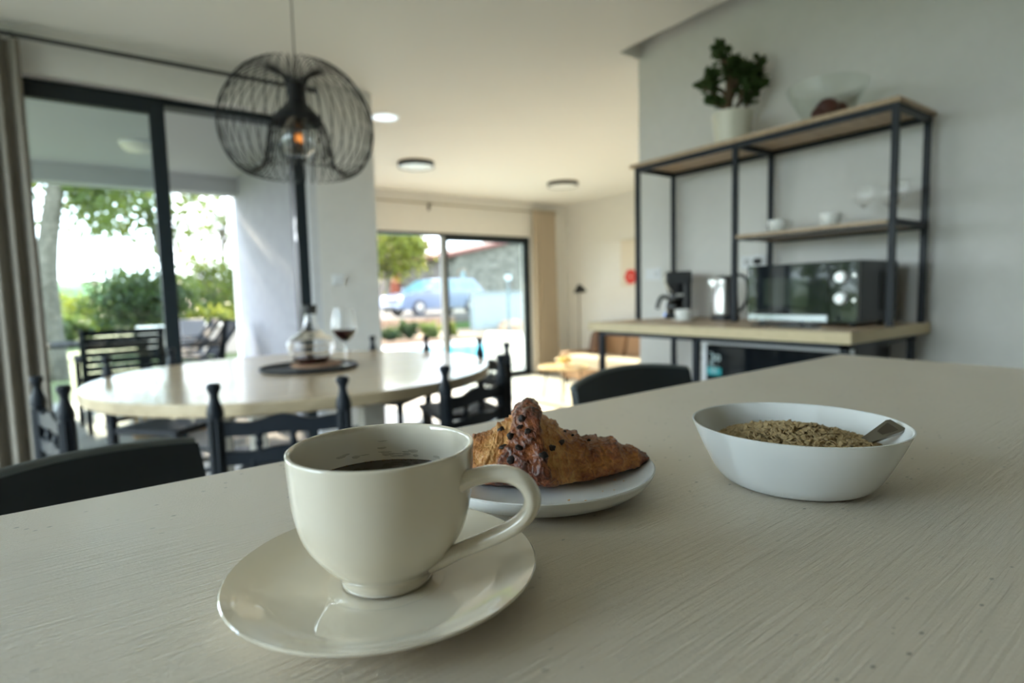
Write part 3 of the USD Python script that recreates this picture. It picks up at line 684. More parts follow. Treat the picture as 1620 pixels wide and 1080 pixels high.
def dining_chair(label):
    t = thing('dining_chair', label, 'chair', group=None)
    H = 0.845
    fin = smoothprof([(0.0, H), (0.014, H - 0.0015), (0.0215, H - 0.007), (0.0228, H - 0.016), (0.0190, H - 0.027), (0.0140, H - 0.038), (0.0140, H - 0.050), (0.0170, H - 0.064), (0.0225, H - 0.080), (0.0265, H - 0.098), (0.0265, H - 0.112), (0.0240, H - 0.118), (0.0, H - 0.118)], 4)
    sq = lambda h: [(0.020 * a, 0.020 * b, h) for a, b in ((-1, -1), (1, -1), (1, 1), (-1, 1))]
    for sx in (-1, 1):
        x0 = sx * 0.205
        post = cat(moved(lathe(fin, 24), (x0, -0.2, 0)),
                   moved(cat(box(-0.0205, 0.0205, -0.0205, 0.0205, 0.0, H - 0.112, .005), *[tube([(c * 0.0205, d * 0.0205, 0.50), (c * 0.0205, d * 0.0205, H - 0.125)], 0.0042, 6) for c, d in ((0.45, 1), (-0.45, 1), (0.45, -1), (-0.45, -1), (1, 0.45), (1, -0.45), (-1, 0.45), (-1, -0.45))]), (x0, -0.2, 0)))
        part(t, 'back_post', post, black_wood)
    def rail(z0, z1, wave, th=0.020, flip=1):
        xs = np.linspace(-0.188, 0.188, 33)
        w = wave * (np.cos(np.linspace(-1, 1, 33) * 2 * math.pi * 1.0) * 0.5 + np.cos(np.linspace(-1, 1, 33) * math.pi * 0.5) * 0.9)
        poly = [(x, z1 + b) for x, b in zip(xs, w)] + [(x, z0 + 0.25 * b) for x, b in zip(xs[::-1], w[::-1])]
        m = prism(poly, th)
        m.apply_transform(trimesh.transformations.rotation_matrix(math.pi / 2, [1, 0, 0]))
        m.apply_translation([0, -0.2 + th / 2, 0])
        return m
    part(t, 'top_rail', rail(0.660, 0.705, 0.016), black_wood)
    part(t, 'back_rail', rail(0.562, 0.605, 0.010), black_wood)
    part(t, 'back_rail', rail(0.490, 0.515, 0.0), black_wood)
    spl = lathe(smoothprof([(0.0, 0.0), (0.010, 0.0), (0.012, 0.012), (0.008, 0.022), (0.013, 0.036), (0.008, 0.052), (0.012, 0.062), (0.010, 0.078), (0.0, 0.078)], 3), 12)
    for x in (-0.075, 0.035):
        part(t, 'spindle', moved(spl, (x, -0.2, 0.595)), black_wood)
    for x in (-0.095, 0.0, 0.095):
        part(t, 'spindle', moved(spl, (x, -0.2, 0.505)), black_wood)
    part(t, 'seat', rbox(-0.215, 0.215, -0.19, 0.21, 0.435, 0.468, 0.014, 4), plain_seat)
    for sx in (-1, 1):
        part(t, 'front_leg', lathe(smoothprof([(0.0, 0.0), (0.013, 0.0), (0.014, 0.05), (0.020, 0.12), (0.016, 0.20), (0.021, 0.28), (0.017, 0.36), (0.021, 0.437), (0.0, 0.437)], 4), 16).apply_translation([sx * 0.185, 0.175, 0]), black_wood)
        for z in (0.13, 0.26):
            part(t, 'stretcher', bar((sx * 0.195, -0.2, z), (sx * 0.185, 0.175, z), 0.018), black_wood)
    part(t, 'stretcher', bar((-0.185, 0.175, 0.20), (0.185, 0.175, 0.20), 0.018), black_wood)
    return t
plain_seat = plain('chair_seat_black', (0.012, 0.013, 0.016), 0.6, 0.3)
G = 'black turned-post dining chairs around the round table'
CH = [  # middle of the back (x, y), heading (degrees the seat faces), label
    (0.474, 2.015, 68, 'black wooden dining chair with turned finials, its back straight behind the coffee cup'),
    (1.255, 2.015, 113, 'black wooden dining chair standing at an angle just behind the croissant'),
    (-0.170, 2.630, 14, 'black wooden dining chair seen edge-on beside the left curtain'),
    (0.160, 3.720, -49, 'black wooden dining chair behind the table in front of the window stile'),
    (1.655, 3.640, -142, 'black wooden dining chair behind the table, nearest to the pier'),
    (1.870, 2.800, 169, 'black wooden dining chair at the right edge of the table towards the far glass door'),
]
ch0 = None
for x, y, hd, lab in CH:
    rz = math.radians(hd - 90)
    px, py = x + 0.2 * math.cos(math.radians(hd)), y + 0.2 * math.sin(math.radians(hd))
    if ch0 is None:
        ch0 = dining_chair(lab); place(ch0, px, py, rz)
    else:
        dup(ch0, (px, py, 0), rz, lab)

# tray, board, decanter and wine glass
ZT = TT + 0.0004
tr_ = thing('serving_tray', 'round black tray in the middle of the dining table', 'tray', (TX + 0.02, TY, ZT))
part(tr_, 'base', lathe([(0, 0), (0.236, 0), (0.240, 0.004), (0.240, 0.017), (0.236, 0.017), (0.234, 0.006), (0, 0.006)], 80), satin_black)
bd = obj('cork_mat', moved(lathe([(0, 0), (0.128, 0), (0.130, 0.003), (0.128, 0.008), (0, 0.008)], 48), (0.912, 3.055, ZT + 0.0062)), noise_two('cork', (0.30, 0.16, 0.09), (0.42, 0.25, 0.15), 60, 0.8), 'round brown cork mat under the wine decanter', 'mat')
DX, DY, DZ = 0.896, 3.075, ZT + 0.0145
dc = thing('wine_decanter', 'wide-bellied glass decanter with a little red wine on the black tray', 'decanter', (DX, DY, DZ))
dout = smoothprof([(0.0, 0.0), (0.070, 0.0), (0.082, 0.006), (0.104, 0.040), (0.123, 0.085), (0.124, 0.108), (0.106, 0.134), (0.066, 0.160), (0.040, 0.190), (0.029, 0.225), (0.027, 0.265), (0.031, 0.310)], 6)
din = np.c_[np.maximum(dout[:, 0] - 0.0028, 0), dout[:, 1] + 0.0028][::-1]
din[:, 1] = np.minimum(din[:, 1], 0.310)
part(dc, 'vessel', lathe(np.vstack([dout, [(0.0296, 0.3115)], din[1:]]), 64), glass, smooth=60)
part(dc, 'collar', lathe([(0.0315, 0.262), (0.0335, 0.262), (0.0365, 0.309), (0.0345, 0.309), (0.0315, 0.262)], 32), plain('rubber_black', (0.02, 0.02, 0.02), 0.5), label='dark ring at the top of the neck')
wl = [(r - 0.0034, z + 0.0034) for r, z in dout if 0.001 < r and z <= 0.034]
wine_d = obj('red_wine', moved(lathe([(0, 0.0034)] + wl + [(0.0985, 0.0375), (0, 0.0375)], 64), (DX, DY, DZ)), wine, 'shallow pool of red wine in the bottom of the decanter', 'wine', smooth=40)
GX, GY = 1.012, 2.885
wg = thing('wine_glass', 'tall stemmed glass of red wine standing on the tray edge beside the decanter', 'glass', (GX, GY, ZT + 0.0062))
go = smoothprof([(0.0, 0.0), (0.047, 0.0), (0.048, 0.002), (0.030, 0.006), (0.010, 0.012), (0.0052, 0.030), (0.0045, 0.080), (0.0055, 0.118), (0.020, 0.132), (0.047, 0.160), (0.0620, 0.188), (0.0635, 0.205), (0.0590, 0.240), (0.0475, 0.297)], 6)
gi = smoothprof([(0.0462, 0.297), (0.0577, 0.240), (0.0622, 0.205), (0.0606, 0.189), (0.0455, 0.162), (0.018, 0.1355), (0.0, 0.1290)], 6)
part(wg, 'vessel', lathe(np.vstack([go, gi]), 64), glass, smooth=60)
wr = [(max(r - 0.0007, 0), z + 0.0009) for r, z in gi[::-1] if z < 0.186]
obj('red_wine', moved(lathe(wr + [(0.0598, 0.1885), (0, 0.1885)], 64), (GX, GY, ZT + 0.0062)), wine, 'red wine filling the lower bowl of the stemmed glass', 'wine', smooth=40)

# ------------------------------------------------------------------ pendant lamp of bent wire
LX, LY, LZ = 0.806, 2.79, 2.098     # top of the dark socket bell
pd = thing('pendant_lamp', 'black wire pendant lamp with a clear globe bulb hanging over the dining table', 'lamp', (LX, LY, LZ))
cord_mat = plain('cord_grey', (0.12, 0.115, 0.10), 0.6)
part(pd, 'cord', tube([(0, 0, 0.0), (0, 0, CEIL - LZ)], 0.0035, 8), cord_mat, smooth=True)
part(pd, 'ceiling_rose', lathe([(0, CEIL - LZ - 0.025), (0.045, CEIL - LZ - 0.025), (0.05, CEIL - LZ), (0, CEIL - LZ)], 32), satin_black)
bell = smoothprof([(0.0, 0.004), (0.038, 0.004), (0.043, -0.004), (0.040, -0.05), (0.046, -0.078), (0.075, -0.110), (0.103, -0.140), (0.112, -0.165)], 5)
part(pd, 'socket_bell', lathe(np.vstack([bell, [(0.109, -0.165)], bell[::-1] * [0.96, 1] - [0, 0.006]])[:-1], 48), satin_black)
petal = smoothprof([(0.040, 0.0), (0.058, 0.040), (0.105, 0.078), (0.175, 0.078), (0.255, 0.020), (0.318, -0.080), (0.342, -0.180), (0.325, -0.290), (0.272, -0.375), (0.205, -0.400), (0.160, -0.360), (0.143, -0.280), (0.128, -0.200), (0.104, -0.150)], 4)
nw = 40
for k in range(nw):
    a0 = 2 * math.pi * k / nw
    u = np.linspace(0, 1, len(petal))
    aa = a0 + 0.30 * np.sin(u * math.pi)
    part(pd, 'wire', tube(np.c_[petal[:, 0] * np.cos(aa), petal[:, 0] * np.sin(aa), petal[:, 1]], 0.0027, 4), satin_black, smooth=True)
part(pd, 'bulb_holder', lathe([(0, -0.06), (0.022, -0.06), (0.022, -0.13), (0, -0.13)], 24), satin_black)
bp = smoothprof([(0.016, -0.125), (0.020, -0.140), (0.045, -0.160), (0.078, -0.205), (0.084, -0.240), (0.074, -0.285), (0.040, -0.316), (0.0, -0.323)], 6)
blb = part(pd, 'bulb', lathe(np.vstack([[(0, -0.125)], bp]), 48), glass_bulb, smooth=60)
fil = usdkit.material(stage, L + 'filament', {'e': ('emission', {'color': (1.0, 0.36, 0.08), 'strength': 0.55})}, [], surface='e.emission')
fz = []
for k in range(8):
    a, b = 2 * math.pi * k / 8, 2 * math.pi * (k + 1) / 8
    fz.append(tube([(0.020 * math.cos(a), 0.020 * math.sin(a), -0.255), (0.014 * math.cos((a + b) / 2), 0.014 * math.sin((a + b) / 2), -0.215), (0.020 * math.cos(b), 0.020 * math.sin(b), -0.255)], 0.0022, 5))
part(blb, 'filament', cat(*fz), fil, label='glowing orange filament')
part(blb, 'bulb_stem', tube([(0, 0, -0.13), (0, 0, -0.21)], [0.011, 0.005], 10), glass_thin)

# ------------------------------------------------------------------ curtains and rods
def curtain(x0, x1, y, z0, z1, folds, amp, flare=0.0, th=0.004, seed=0):
    r = np.random.default_rng(seed)
    nx, nz = folds * 14, 14
    u = np.linspace(0, 1, nx)
    ph = np.cumsum(1 + 0.35 * r.normal(size=nx)).clip(0); ph = ph / ph[-1] * folds * 2 * math.pi
    V = []
    for side in (1, -1):
        for z in np.linspace(0, 1, nz):
            a = amp * (0.75 + 0.35 * (1 - z))
            x = x0 + (x1 - x0) * u + flare * (1 - z) * (u - 0.5)
            V.append(np.c_[x, y + a * np.sin(ph) + side * th / 2, np.full(nx, z0 + (z1 - z0) * z)])
    V = np.vstack(V); n = nx * nz; Fq = []
    for i in range(nz - 1):
        for j in range(nx - 1):
            a, b, c, d = i * nx + j, i * nx + j + 1, (i + 1) * nx + j + 1, (i + 1) * nx + j
            Fq += [(a, d, c, b), (n + a, n + b, n + c, n + d)]
        for j in (0, nx - 1):
            a, d = i * nx + j, (i + 1) * nx + j
            Fq.append((a, n + a, n + d, d))
    for i in (0, nz - 1):
        for j in range(nx - 1):
            a, b = i * nx + j, i * nx + j + 1
            Fq.append((a, b, n + b, n + a))
    q = np.array(Fq)
    m = trimesh.Trimesh(V, np.vstack([q[:, [0, 1, 2]], q[:, [0, 2, 3]]]), process=False)
    m.fix_normals()
    return m
rod_mat = plain('rod_dark', (0.045, 0.048, 0.048), 0.45)
rod_pale = plain('rod_greige', (0.30, 0.27, 0.20), 0.5)
ra = thing('curtain_rod', 'dark curtain rod above the near sliding window', 'curtain rod')
part(ra, 'rod', tube([(-2.55, WY - 0.10, 2.617), (1.33, WY - 0.10, 2.617)], 0.014, 12), rod_mat, smooth=40)
for x in (-1.0, 1.2):
    part(ra, 'bracket', bar((x, WY, 2.617), (x, WY - 0.10, 2.617), 0.018), rod_mat)
part(ra, 'end_cap', lathe([(0, -0.03), (0.022, -0.03), (0.022, 0.03), (0, 0.03)], 16).apply_transform(trimesh.transformations.rotation_matrix(math.pi / 2, [0, 1, 0])).apply_translation([1.345, WY - 0.1, 2.617]), rod_mat)
ca = thing('curtain', 'grey-beige linen curtain gathered at the left side of the near window', 'curtain')
part(ca, 'drape', curtain(-0.80, -0.268, WY - 0.10, 0.01, 2.592, 7, 0.035, seed=3), fabric_curtain, smooth=True)
for k in range(7):
    part(ca, 'ring', tube([(-0.78 + 0.08 * k, WY - 0.10 + 0.019 * math.cos(a), 2.615 + 0.019 * math.sin(a)) for a in np.linspace(0, 2 * math.pi, 17)[:-1]], 0.003, 6, closed=True), rod_mat)
rb_ = thing('curtain_rod', 'thin beige curtain rod above the glass door of the far room', 'curtain rod')
part(rb_, 'rod', tube([(2.7, FY - 0.10, 2.530), (6.80, FY - 0.10, 2.530)], 0.013, 12), rod_pale, smooth=40)
part(rb_, 'bracket', cat(bar((4.26, FY, 2.530), (4.26, FY - 0.115, 2.530), 0.03, 0.03), box(4.245, 4.275, FY - 0.02, FY, 2.44, 2.56)), plain('bracket_brown', (0.10, 0.08, 0.05), 0.5))
cb = thing('curtain', 'long beige curtain hanging beside the far glass door', 'curtain')
part(cb, 'drape', curtain(6.25, 6.74, FY - 0.10, LOW + 0.01, 2.52, 7, 0.045, flare=0.08, seed=5), fabric_far, smooth=True)
part(cb, 'heading_tape', curtain(6.25, 6.74, FY - 0.10, 2.52, 2.57, 7, 0.045, seed=5), fabric_far, smooth=True)

# ceiling lamps
dif = plain('diffuser_white', (0.85, 0.86, 0.84), 0.4)
for x, y, r, lab in ((3.19, 6.32, 0.215, 'flat round ceiling lamp with dark rim, left one in the far room'), (5.60, 6.42, 0.225, 'flat round ceiling lamp with dark rim, right one in the far room')):
    t = thing('ceiling_lamp', lab, 'lamp', (x, y, CEIL))
    part(t, 'rim', lathe([(r - 0.012, 0), (r, 0), (r, -0.052), (r - 0.004, -0.056), (r - 0.012, -0.052), (r - 0.012, 0)], 48), satin_black)
    part(t, 'diffuser', lathe([(0, -0.003), (r - 0.014, -0.003), (r - 0.014, -0.050), (r * 0.6, -0.058), (0, -0.060)], 48), dif)
t = thing('ceiling_spot', 'small pale recessed ceiling light beside the pier', 'lamp', (2.168, 4.872, CEIL))
part(t, 'trim_ring', lathe([(0.105, 0), (0.125, 0), (0.124, -0.006), (0.105, -0.008), (0.105, 0)], 40), white_plastic)
part(t, 'diffuser', lathe([(0, 0), (0.104, 0), (0.104, -0.004), (0, -0.005)], 40), usdkit.material(stage, L + 'spot_diffuser', {'p': ('principled_bsdf', {'base_color': (0.8, 0.85, 0.9), 'roughness': 0.3, 'emission_color': (0.8, 0.92, 1.0), 'emission_strength': 0.35})}, [], surface='p.BSDF'))
t = thing('terrace_lamp', 'round white dome lamp under the terrace roof outside the window', 'lamp', (0.385, 6.45, 2.60))
part(t, 'base', lathe([(0, 0), (0.15, 0), (0.15, -0.02), (0, -0.02)], 40), white_plastic)
part(t, 'shade', lathe(smoothprof([(0.14, -0.02), (0.13, -0.05), (0.09, -0.08), (0.0, -0.095)], 5), 40), plain('lamp_opal', (0.85, 0.83, 0.74), 0.2))
# sockets on the pier
t = thing('light_switch', 'white wall switch plate on the pier left of the far room', 'switch')
swp = part(t, 'plate', rbox(1.462, 1.555, WY - 0.010, WY - 0.0005, 1.215, 1.295, 0.004, 3), white_plastic)
part(swp, 'rocker', box(1.472, 1.507, WY - 0.014, WY - 0.009, 1.228, 1.282, .002), white_plastic)
part(swp, 'rocker', box(1.510, 1.545, WY - 0.014, WY - 0.009, 1.228, 1.282, .002), white_plastic)

# ------------------------------------------------------------------ wooden desk with steel shelf unit on the right wall
ZD = 0.932
X0, X1 = 2.755, 3.10
YS = (1.037, 1.782, 2.455)
un = thing('shelf_desk', 'oak desk with a tall black steel shelf frame standing against the right wall', 'shelf unit')
part(un, 'desk_top', box(2.34, 3.135, 1.012, 2.475, ZD - 0.047, ZD, .002), oak_edge, label='light oak desk top')
part(un, 'desk_face', box(2.342, 3.133, 1.014, 2.473, ZD - 0.002, ZD + 0.0006), oak)
part(un, 'shelf_board', box(2.730, 3.130, 1.015, 2.500, 1.870, 1.892, .002), oak)
part(un, 'shelf_board', box(2.745, 3.115, 1.055, 1.772, 1.374, 1.392, .002), oak)
for x in (X0, X1):
    for y in YS:
        part(un, 'post', box(x - 0.0125, x + 0.0125, y - 0.0125, y + 0.0125, ZD, 1.870), steel_dark)
    part(un, 'top_beam', box(x - 0.012, x + 0.012, YS[0], YS[2], 1.845, 1.870), steel_dark)
    part(un, 'shelf_bearer', box(x - 0.010, x + 0.010, YS[0], YS[1], 1.362, 1.374), steel_dark)
for y in YS:
    part(un, 'cross_beam', box(X0, X1, y - 0.012, y + 0.012, 1.845, 1.870), steel_dark)
for y in YS[:2]:
    part(un, 'cross_beam', box(X0, X1, y - 0.010, y + 0.010, 1.374 - .006, 1.395), steel_dark)
for x, y in ((2.40, 2.42), (2.40, 1.76), (2.40, 1.06), (3.06, 2.42), (3.06, 1.06)):
    part(un, 'leg', box(x - 0.014, x + 0.014, y - 0.014, y + 0.014, 0.0, ZD - 0.047), steel_dark)
for x in (2.40, 3.06):
    part(un, 'under_rail', box(x - 0.014, x + 0.014, 1.046, 2.434, ZD - 0.074, ZD - 0.047), steel_dark)
for y in (1.06, 2.42):
    part(un, 'under_rail', box(2.40, 3.06, y - 0.014, y + 0.014, ZD - 0.074, ZD - 0.047), steel_dark)

# appliance under the desk
ap = thing('undercounter_oven', 'white-framed oven with black glass front and a teal sticker under the desk', 'oven', (0, 0, 0))
AX, AY0, AY1, AZ = 2.640, 1.13, 1.90, 0.868
part(ap, 'housing', box(AX, 3.02, AY0, AY1, 0.03, AZ - 0.012, .004), white_plastic)
apg = part(ap, 'glass_front', box(AX - 0.012, AX + 0.001, AY0 + 0.005, AY1 - 0.035, 0.12, AZ - 0.05, .003), plain('oven_glass', (0.006, 0.008, 0.010), 0.06, 0.22))
part(ap, 'side_panel', box(AX + 0.01, 3.0, AY0 - 0.004, AY0 + 0.001, 0.05, AZ - 0.03), plastic_black)
for y in (AY0 + .06, AY1 - .06):
    for x in (AX + .05, 2.97):
        part(ap, 'foot', box(x - .02, x + .02, y - .02, y + .02, 0, 0.03), plastic_black)
teal = plain('sticker_teal', (0.005, 0.42, 0.46), 0.5)
part(apg, 'sticker', box(AX - 0.0135, AX - 0.0118, AY1 - 0.128, AY1 - 0.042, 0.655, 0.695), teal, label='teal sticker on the glass')
lets = plain('sticker_white', (0.62, 0.78, 0.78), 0.5)
def wall_text(txt, h, y_left, z, x):
    m = meshkit.text_mesh(txt, h, 0.0008, bold=True)
    v = m.vertices.copy()
    m.vertices = np.c_[x - v[:, 2], y_left - v[:, 0], z + v[:, 1]]
    m.fix_normals()
    return m
part(apg, 'sticker_text', cat(*[box(AX - 0.0135, AX - 0.0122, AY1 - 0.055 - 0.012 * k - 0.009, AY1 - 0.055 - 0.012 * k, 0.7005 + .0, 0.7045) for k in range(5)], *[box(AX - 0.0135, AX - 0.0122, AY1 - 0.055 - l, AY1 - 0.055, z, z + 0.004) for l, z in ((0.028, 0.712), (0.022, 0.722), (0.020, 0.772))]), lets)
part(apg, 'sticker_text', wall_text('30', 0.034, AY1 - 0.062, 0.731, AX - 0.0125), lets, label='large white figures on the glass')
part(apg, 'sticker_text', cat(*[box(AX - 0.0145, AX - 0.0134, AY1 - 0.105, AY1 - 0.062, z, z + 0.0035) for z in (0.668, 0.677, 0.685)]), lets)
cbm = plain('cable_grey', (0.20, 0.22, 0.24), 0.6)
obj('power_cable', cat(tube(smoothprof([(3.145, 2.30, 0.90), (3.12, 2.29, 0.80), (3.13, 2.31, 0.70), (3.11, 2.28, 0.55), (3.13, 2.3, 0.3)], 8), 0.004, 8),
    tube([(3.125 + 0.012 * math.sin(3 * a), 2.265 + 0.035 * math.cos(a), 0.70 + 0.035 * math.sin(a)) for a in np.linspace(0, 4 * math.pi, 60)], 0.004, 8)), cbm, 'looped grey power cable hanging on the wall under the desk', 'cable', smooth=True)

# microwave
mw = thing('microwave', 'black microwave oven with mirror glass front and two chrome knobs on the desk', 'microwave')
MX, MY0, MY1, MZ0, MZ1 = 2.650, 1.110, 1.628, 0.950, 1.222
part(mw, 'casing', box(MX, 3.03, MY0, MY1, MZ0, MZ1, .004), plain('microwave_case', (0.020, 0.026, 0.034), 0.30))
mwd = part(mw, 'door', box(MX - 0.022, MX - 0.001, MY0 + 0.128, MY1, MZ0 + 0.035, MZ1 - 0.001, .002), glossblack)
win = plain('microwave_window', (0.020, 0.028, 0.022), 0.05, 0.8, coat=0.8)
part(mwd, 'door_window', box(MX - 0.0232, MX - 0.021, MY0 + 0.215, MY1 - 0.085, MZ0 + 0.075, MZ1 - 0.065), win)
part(mw, 'door_sill', box(MX - 0.022, MX - 0.001, MY0 + 0.130, MY1 - 0.004, MZ0 + 0.002, MZ0 + 0.033, .002), plain('silver_trim', (0.62, 0.66, 0.70), 0.25, 0.5, 0.8), label='silver strip under the door')
mwc = part(mw, 'control_panel', box(MX - 0.022, MX - 0.001, MY0 + 0.002, MY0 + 0.125, MZ0 + 0.002, MZ1 - 0.001, .002), glossblack)
for z in (MZ0 + 0.200, MZ0 + 0.108):
    k = lathe([(0, 0), (0.027, 0), (0.027, 0.004), (0.0235, 0.006), (0.0225, 0.020), (0.020, 0.022), (0, 0.022)], 40)
    k.apply_transform(trimesh.transformations.rotation_matrix(-math.pi / 2, [0, 1, 0]))
    k.apply_translation([MX - 0.022, MY0 + 0.072, z])
    part(mwc, 'knob', k, plain('knob_chrome_%d' % int(z * 1000), (0.86, 0.87, 0.88), 0.3, 0.5, 0.4))
for z in (MZ0 + 0.206, MZ0 + 0.098):
    k = lathe([(0, 0), (0.008, 0), (0.008, 0.003), (0, 0.004)], 20)
    k.apply_transform(trimesh.transformations.rotation_matrix(-math.pi / 2, [0, 1, 0]))
    k.apply_translation([MX - 0.0215, MY0 + 0.020, z])
    part(mwc, 'indicator', k, chrome)
part(mw, 'side_vent', box(2.83, 2.90, MY0 - 0.003, MY0 + 0.001, MZ0 + 0.05, MZ1 - 0.05), satin_black)
for x in (MX + .04, 2.98):
    for y in (MY0 + .05, MY1 - .05):
        part(mw, 'foot', lathe([(0, 0), (0.014, 0), (0.016, 0.019), (0, 0.019)], 16).apply_translation([x, y, ZD]), plastic_black)

# kettle
kt = thing('kettle', 'brushed steel electric kettle with a black handle between coffee machine and microwave', 'kettle', (2.915, 1.945, ZD + 0.0006), math.atan2(-0.80, 0.60))
part(kt, 'base', lathe([(0, 0), (0.078, 0), (0.080, 0.004), (0.079, 0.024), (0.073, 0.030), (0, 0.030)], 48), plastic_black)
part(kt, 'switch', box(0.050, 0.082, -0.014, 0.014, 0.010, 0.024, .003), plain('switch_red', (0.25, 0.02, 0.02), 0.4))
part(kt, 'body', lathe(smoothprof([(0.0, 0.030), (0.073, 0.030), (0.0745, 0.045), (0.073, 0.10), (0.068, 0.16), (0.060, 0.215), (0.054, 0.238), (0.0, 0.240)], 6), 64), chrome, smooth=40)
part(kt, 'lid', lathe(smoothprof([(0.0, 0.256), (0.012, 0.256), (0.040, 0.250), (0.0545, 0.240), (0.0545, 0.236), (0.0, 0.236)], 4), 48), plastic_black)
spt = trimesh.convex.convex_hull(np.array([(-0.050, -0.022, 0.232), (-0.050, 0.022, 0.232), (-0.092, -0.006, 0.226), (-0.092, 0.006, 0.226), (-0.060, -0.016, 0.180), (-0.060, 0.016, 0.180), (-0.063, 0, 0.165)]))
part(kt, 'spout', spt, plain('spout_steel', (0.85, 0.86, 0.86), 0.3, 0.5, 0.7))
part(kt, 'handle', tube(smoothprof([(0.030, 0, 0.246), (0.070, 0, 0.256), (0.108, 0, 0.238), (0.122, 0, 0.180), (0.115, 0, 0.110), (0.090, 0, 0.062), (0.066, 0, 0.045)], 7), [0.011] * 43, 12, flat=(1.3, 0.8)), plastic_black, smooth=True)

# filter coffee machine
cmk = thing('coffee_machine', 'small black filter coffee machine with a glass jug at the left of the desk', 'coffee machine', (2.975, 2.325, ZD + 0.0006), math.atan2(-0.80, 0.60))
part(cmk, 'base', rbox(-0.075, 0.085, -0.085, 0.085, 0.0, 0.035, 0.012, 4), plastic_black)
part(cmk, 'column', rbox(0.035, 0.085, -0.075, 0.075, 0.02, 0.285, 0.014, 4), plastic_black)
part(cmk, 'water_tank', rbox(-0.070, 0.088, -0.080, 0.080, 0.215, 0.295, 0.012, 4), plain('tank_smoke', (0.03, 0.032, 0.034), 0.15))
part(cmk, 'filter_basket', lathe([(0, 0.155), (0.045, 0.155), (0.062, 0.215), (0, 0.215)], 32).apply_translation([-0.012, 0, 0]), plastic_black)
part(cmk, 'side_trim', tube(smoothprof([(-0.072, -0.05, 0.285), (-0.075, -0.05, 0.25), (-0.060, -0.05, 0.20), (-0.035, -0.05, 0.165)], 5), 0.007, 8), plain('trim_champagne', (0.62, 0.56, 0.45), 0.3, 0.5, 0.6), smooth=True)
jug = smoothprof([(0.0, 0.036), (0.050, 0.036), (0.060, 0.050), (0.062, 0.080), (0.052, 0.115), (0.044, 0.130)], 5)
jg_ = part(cmk, 'jug', lathe(np.vstack([jug, jug[::-1] * [0.96, 1.0] + [0, 0.002]])[:-1], 40).apply_translation([-0.012, 0, 0]), thin_glass('jug_smoke', (0.20, 0.20, 0.20), 0.01, 2.0), smooth=60)
part(jg_, 'jug_band', lathe([(0.0445, 0.122), (0.050, 0.122), (0.048, 0.140), (0.0445, 0.140), (0.0445, 0.122)], 40).apply_translation([-0.012, 0, 0]), plastic_black)
part(jg_, 'jug_handle', tube(smoothprof([(-0.055, 0, 0.134), (-0.092, 0, 0.138), (-0.112, 0, 0.112), (-0.126, 0, 0.060)], 6), 0.013, 10), plastic_black, smooth=True)
part(cmk, 'lamp', trimesh.creation.icosphere(2, 0.010).apply_translation([-0.074, 0.0, 0.022]), plain('lamp_blue', (0.25, 0.4, 0.9), 0.2, 0.5, emission_color=(0.3, 0.5, 1.0), emission_strength=0.8), smooth=True)

# cups with saucers
def cup_thing(label, loc, rz, group=None):
    t = thing('cup', label, 'cup', loc, rz, group)
    o = smoothprof([(0.0, 0.0), (0.022, 0.0), (0.026, 0.004), (0.040, 0.022), (0.0455, 0.045), (0.0465, 0.064)], 5)
    i = smoothprof([(0.0445, 0.064), (0.0430, 0.045), (0.037, 0.024), (0.022, 0.007), (0.0, 0.005)], 5)
    part(t, 'bowl', lathe(np.vstack([o, i]), 48), bowl_white, smooth=60)
    part(t, 'handle', handle_mesh(0.0450, 0.052, 0.020, 0.030, n=20), bowl_white, smooth=True)
    return t
def saucer_thing(label, loc, group=None):
    t = thing('saucer', label, 'saucer', loc, 0, group)
    part(t, 'dish', saucer_mesh(0.074, 0.014, 0.028, 48), bowl_white, smooth=50)
    return t
hd = math.atan2(-0.80, 0.60)
sc = saucer_thing('white saucer on the desk in front of the coffee machine', (2.665, 2.045, ZD + 0.0006))
cu = cup_thing('white cup on its saucer on the desk in front of the coffee machine', (2.665, 2.045, ZD + 0.0056), hd)
for x, y, w in ((2.90, 1.630, 'left'), (2.90, 1.362, 'right')):
    dup(sc, (x, y, 1.392), 0, f'white saucer on the middle shelf, {w} one of the two')
    dup(cu, (x, y, 1.397), hd + 0.2, f'white cup on the middle shelf, {w} one of the two')

# small stemmed glasses at the right end of the middle shelf
def small_glass(label, loc):
    t = thing('stemmed_glass', label, 'glass', loc)
    o = smoothprof([(0.0, 0.0), (0.032, 0.0), (0.033, 0.002), (0.008, 0.010), (0.0045, 0.030), (0.0045, 0.078), (0.014, 0.090), (0.034, 0.108), (0.0415, 0.135), (0.0385, 0.178)], 5)
    i = smoothprof([(0.0373, 0.178), (0.0402, 0.135), (0.0325, 0.1095), (0.012, 0.093), (0.0, 0.090)], 5)
    part(t, 'vessel', lathe(np.vstack([o, i]), 48), glass, smooth=60)
    return t
g0 = small_glass('empty stemmed glass on the middle shelf, left of the front post', (2.93, 1.225, 1.392))
dup(g0, (2.98, 1.140, 1.392), 0, 'empty stemmed glass on the middle shelf, directly behind the front post')
dup(g0, (2.93, 1.085, 1.392), 0, 'empty stemmed glass on the middle shelf, right of the front post')

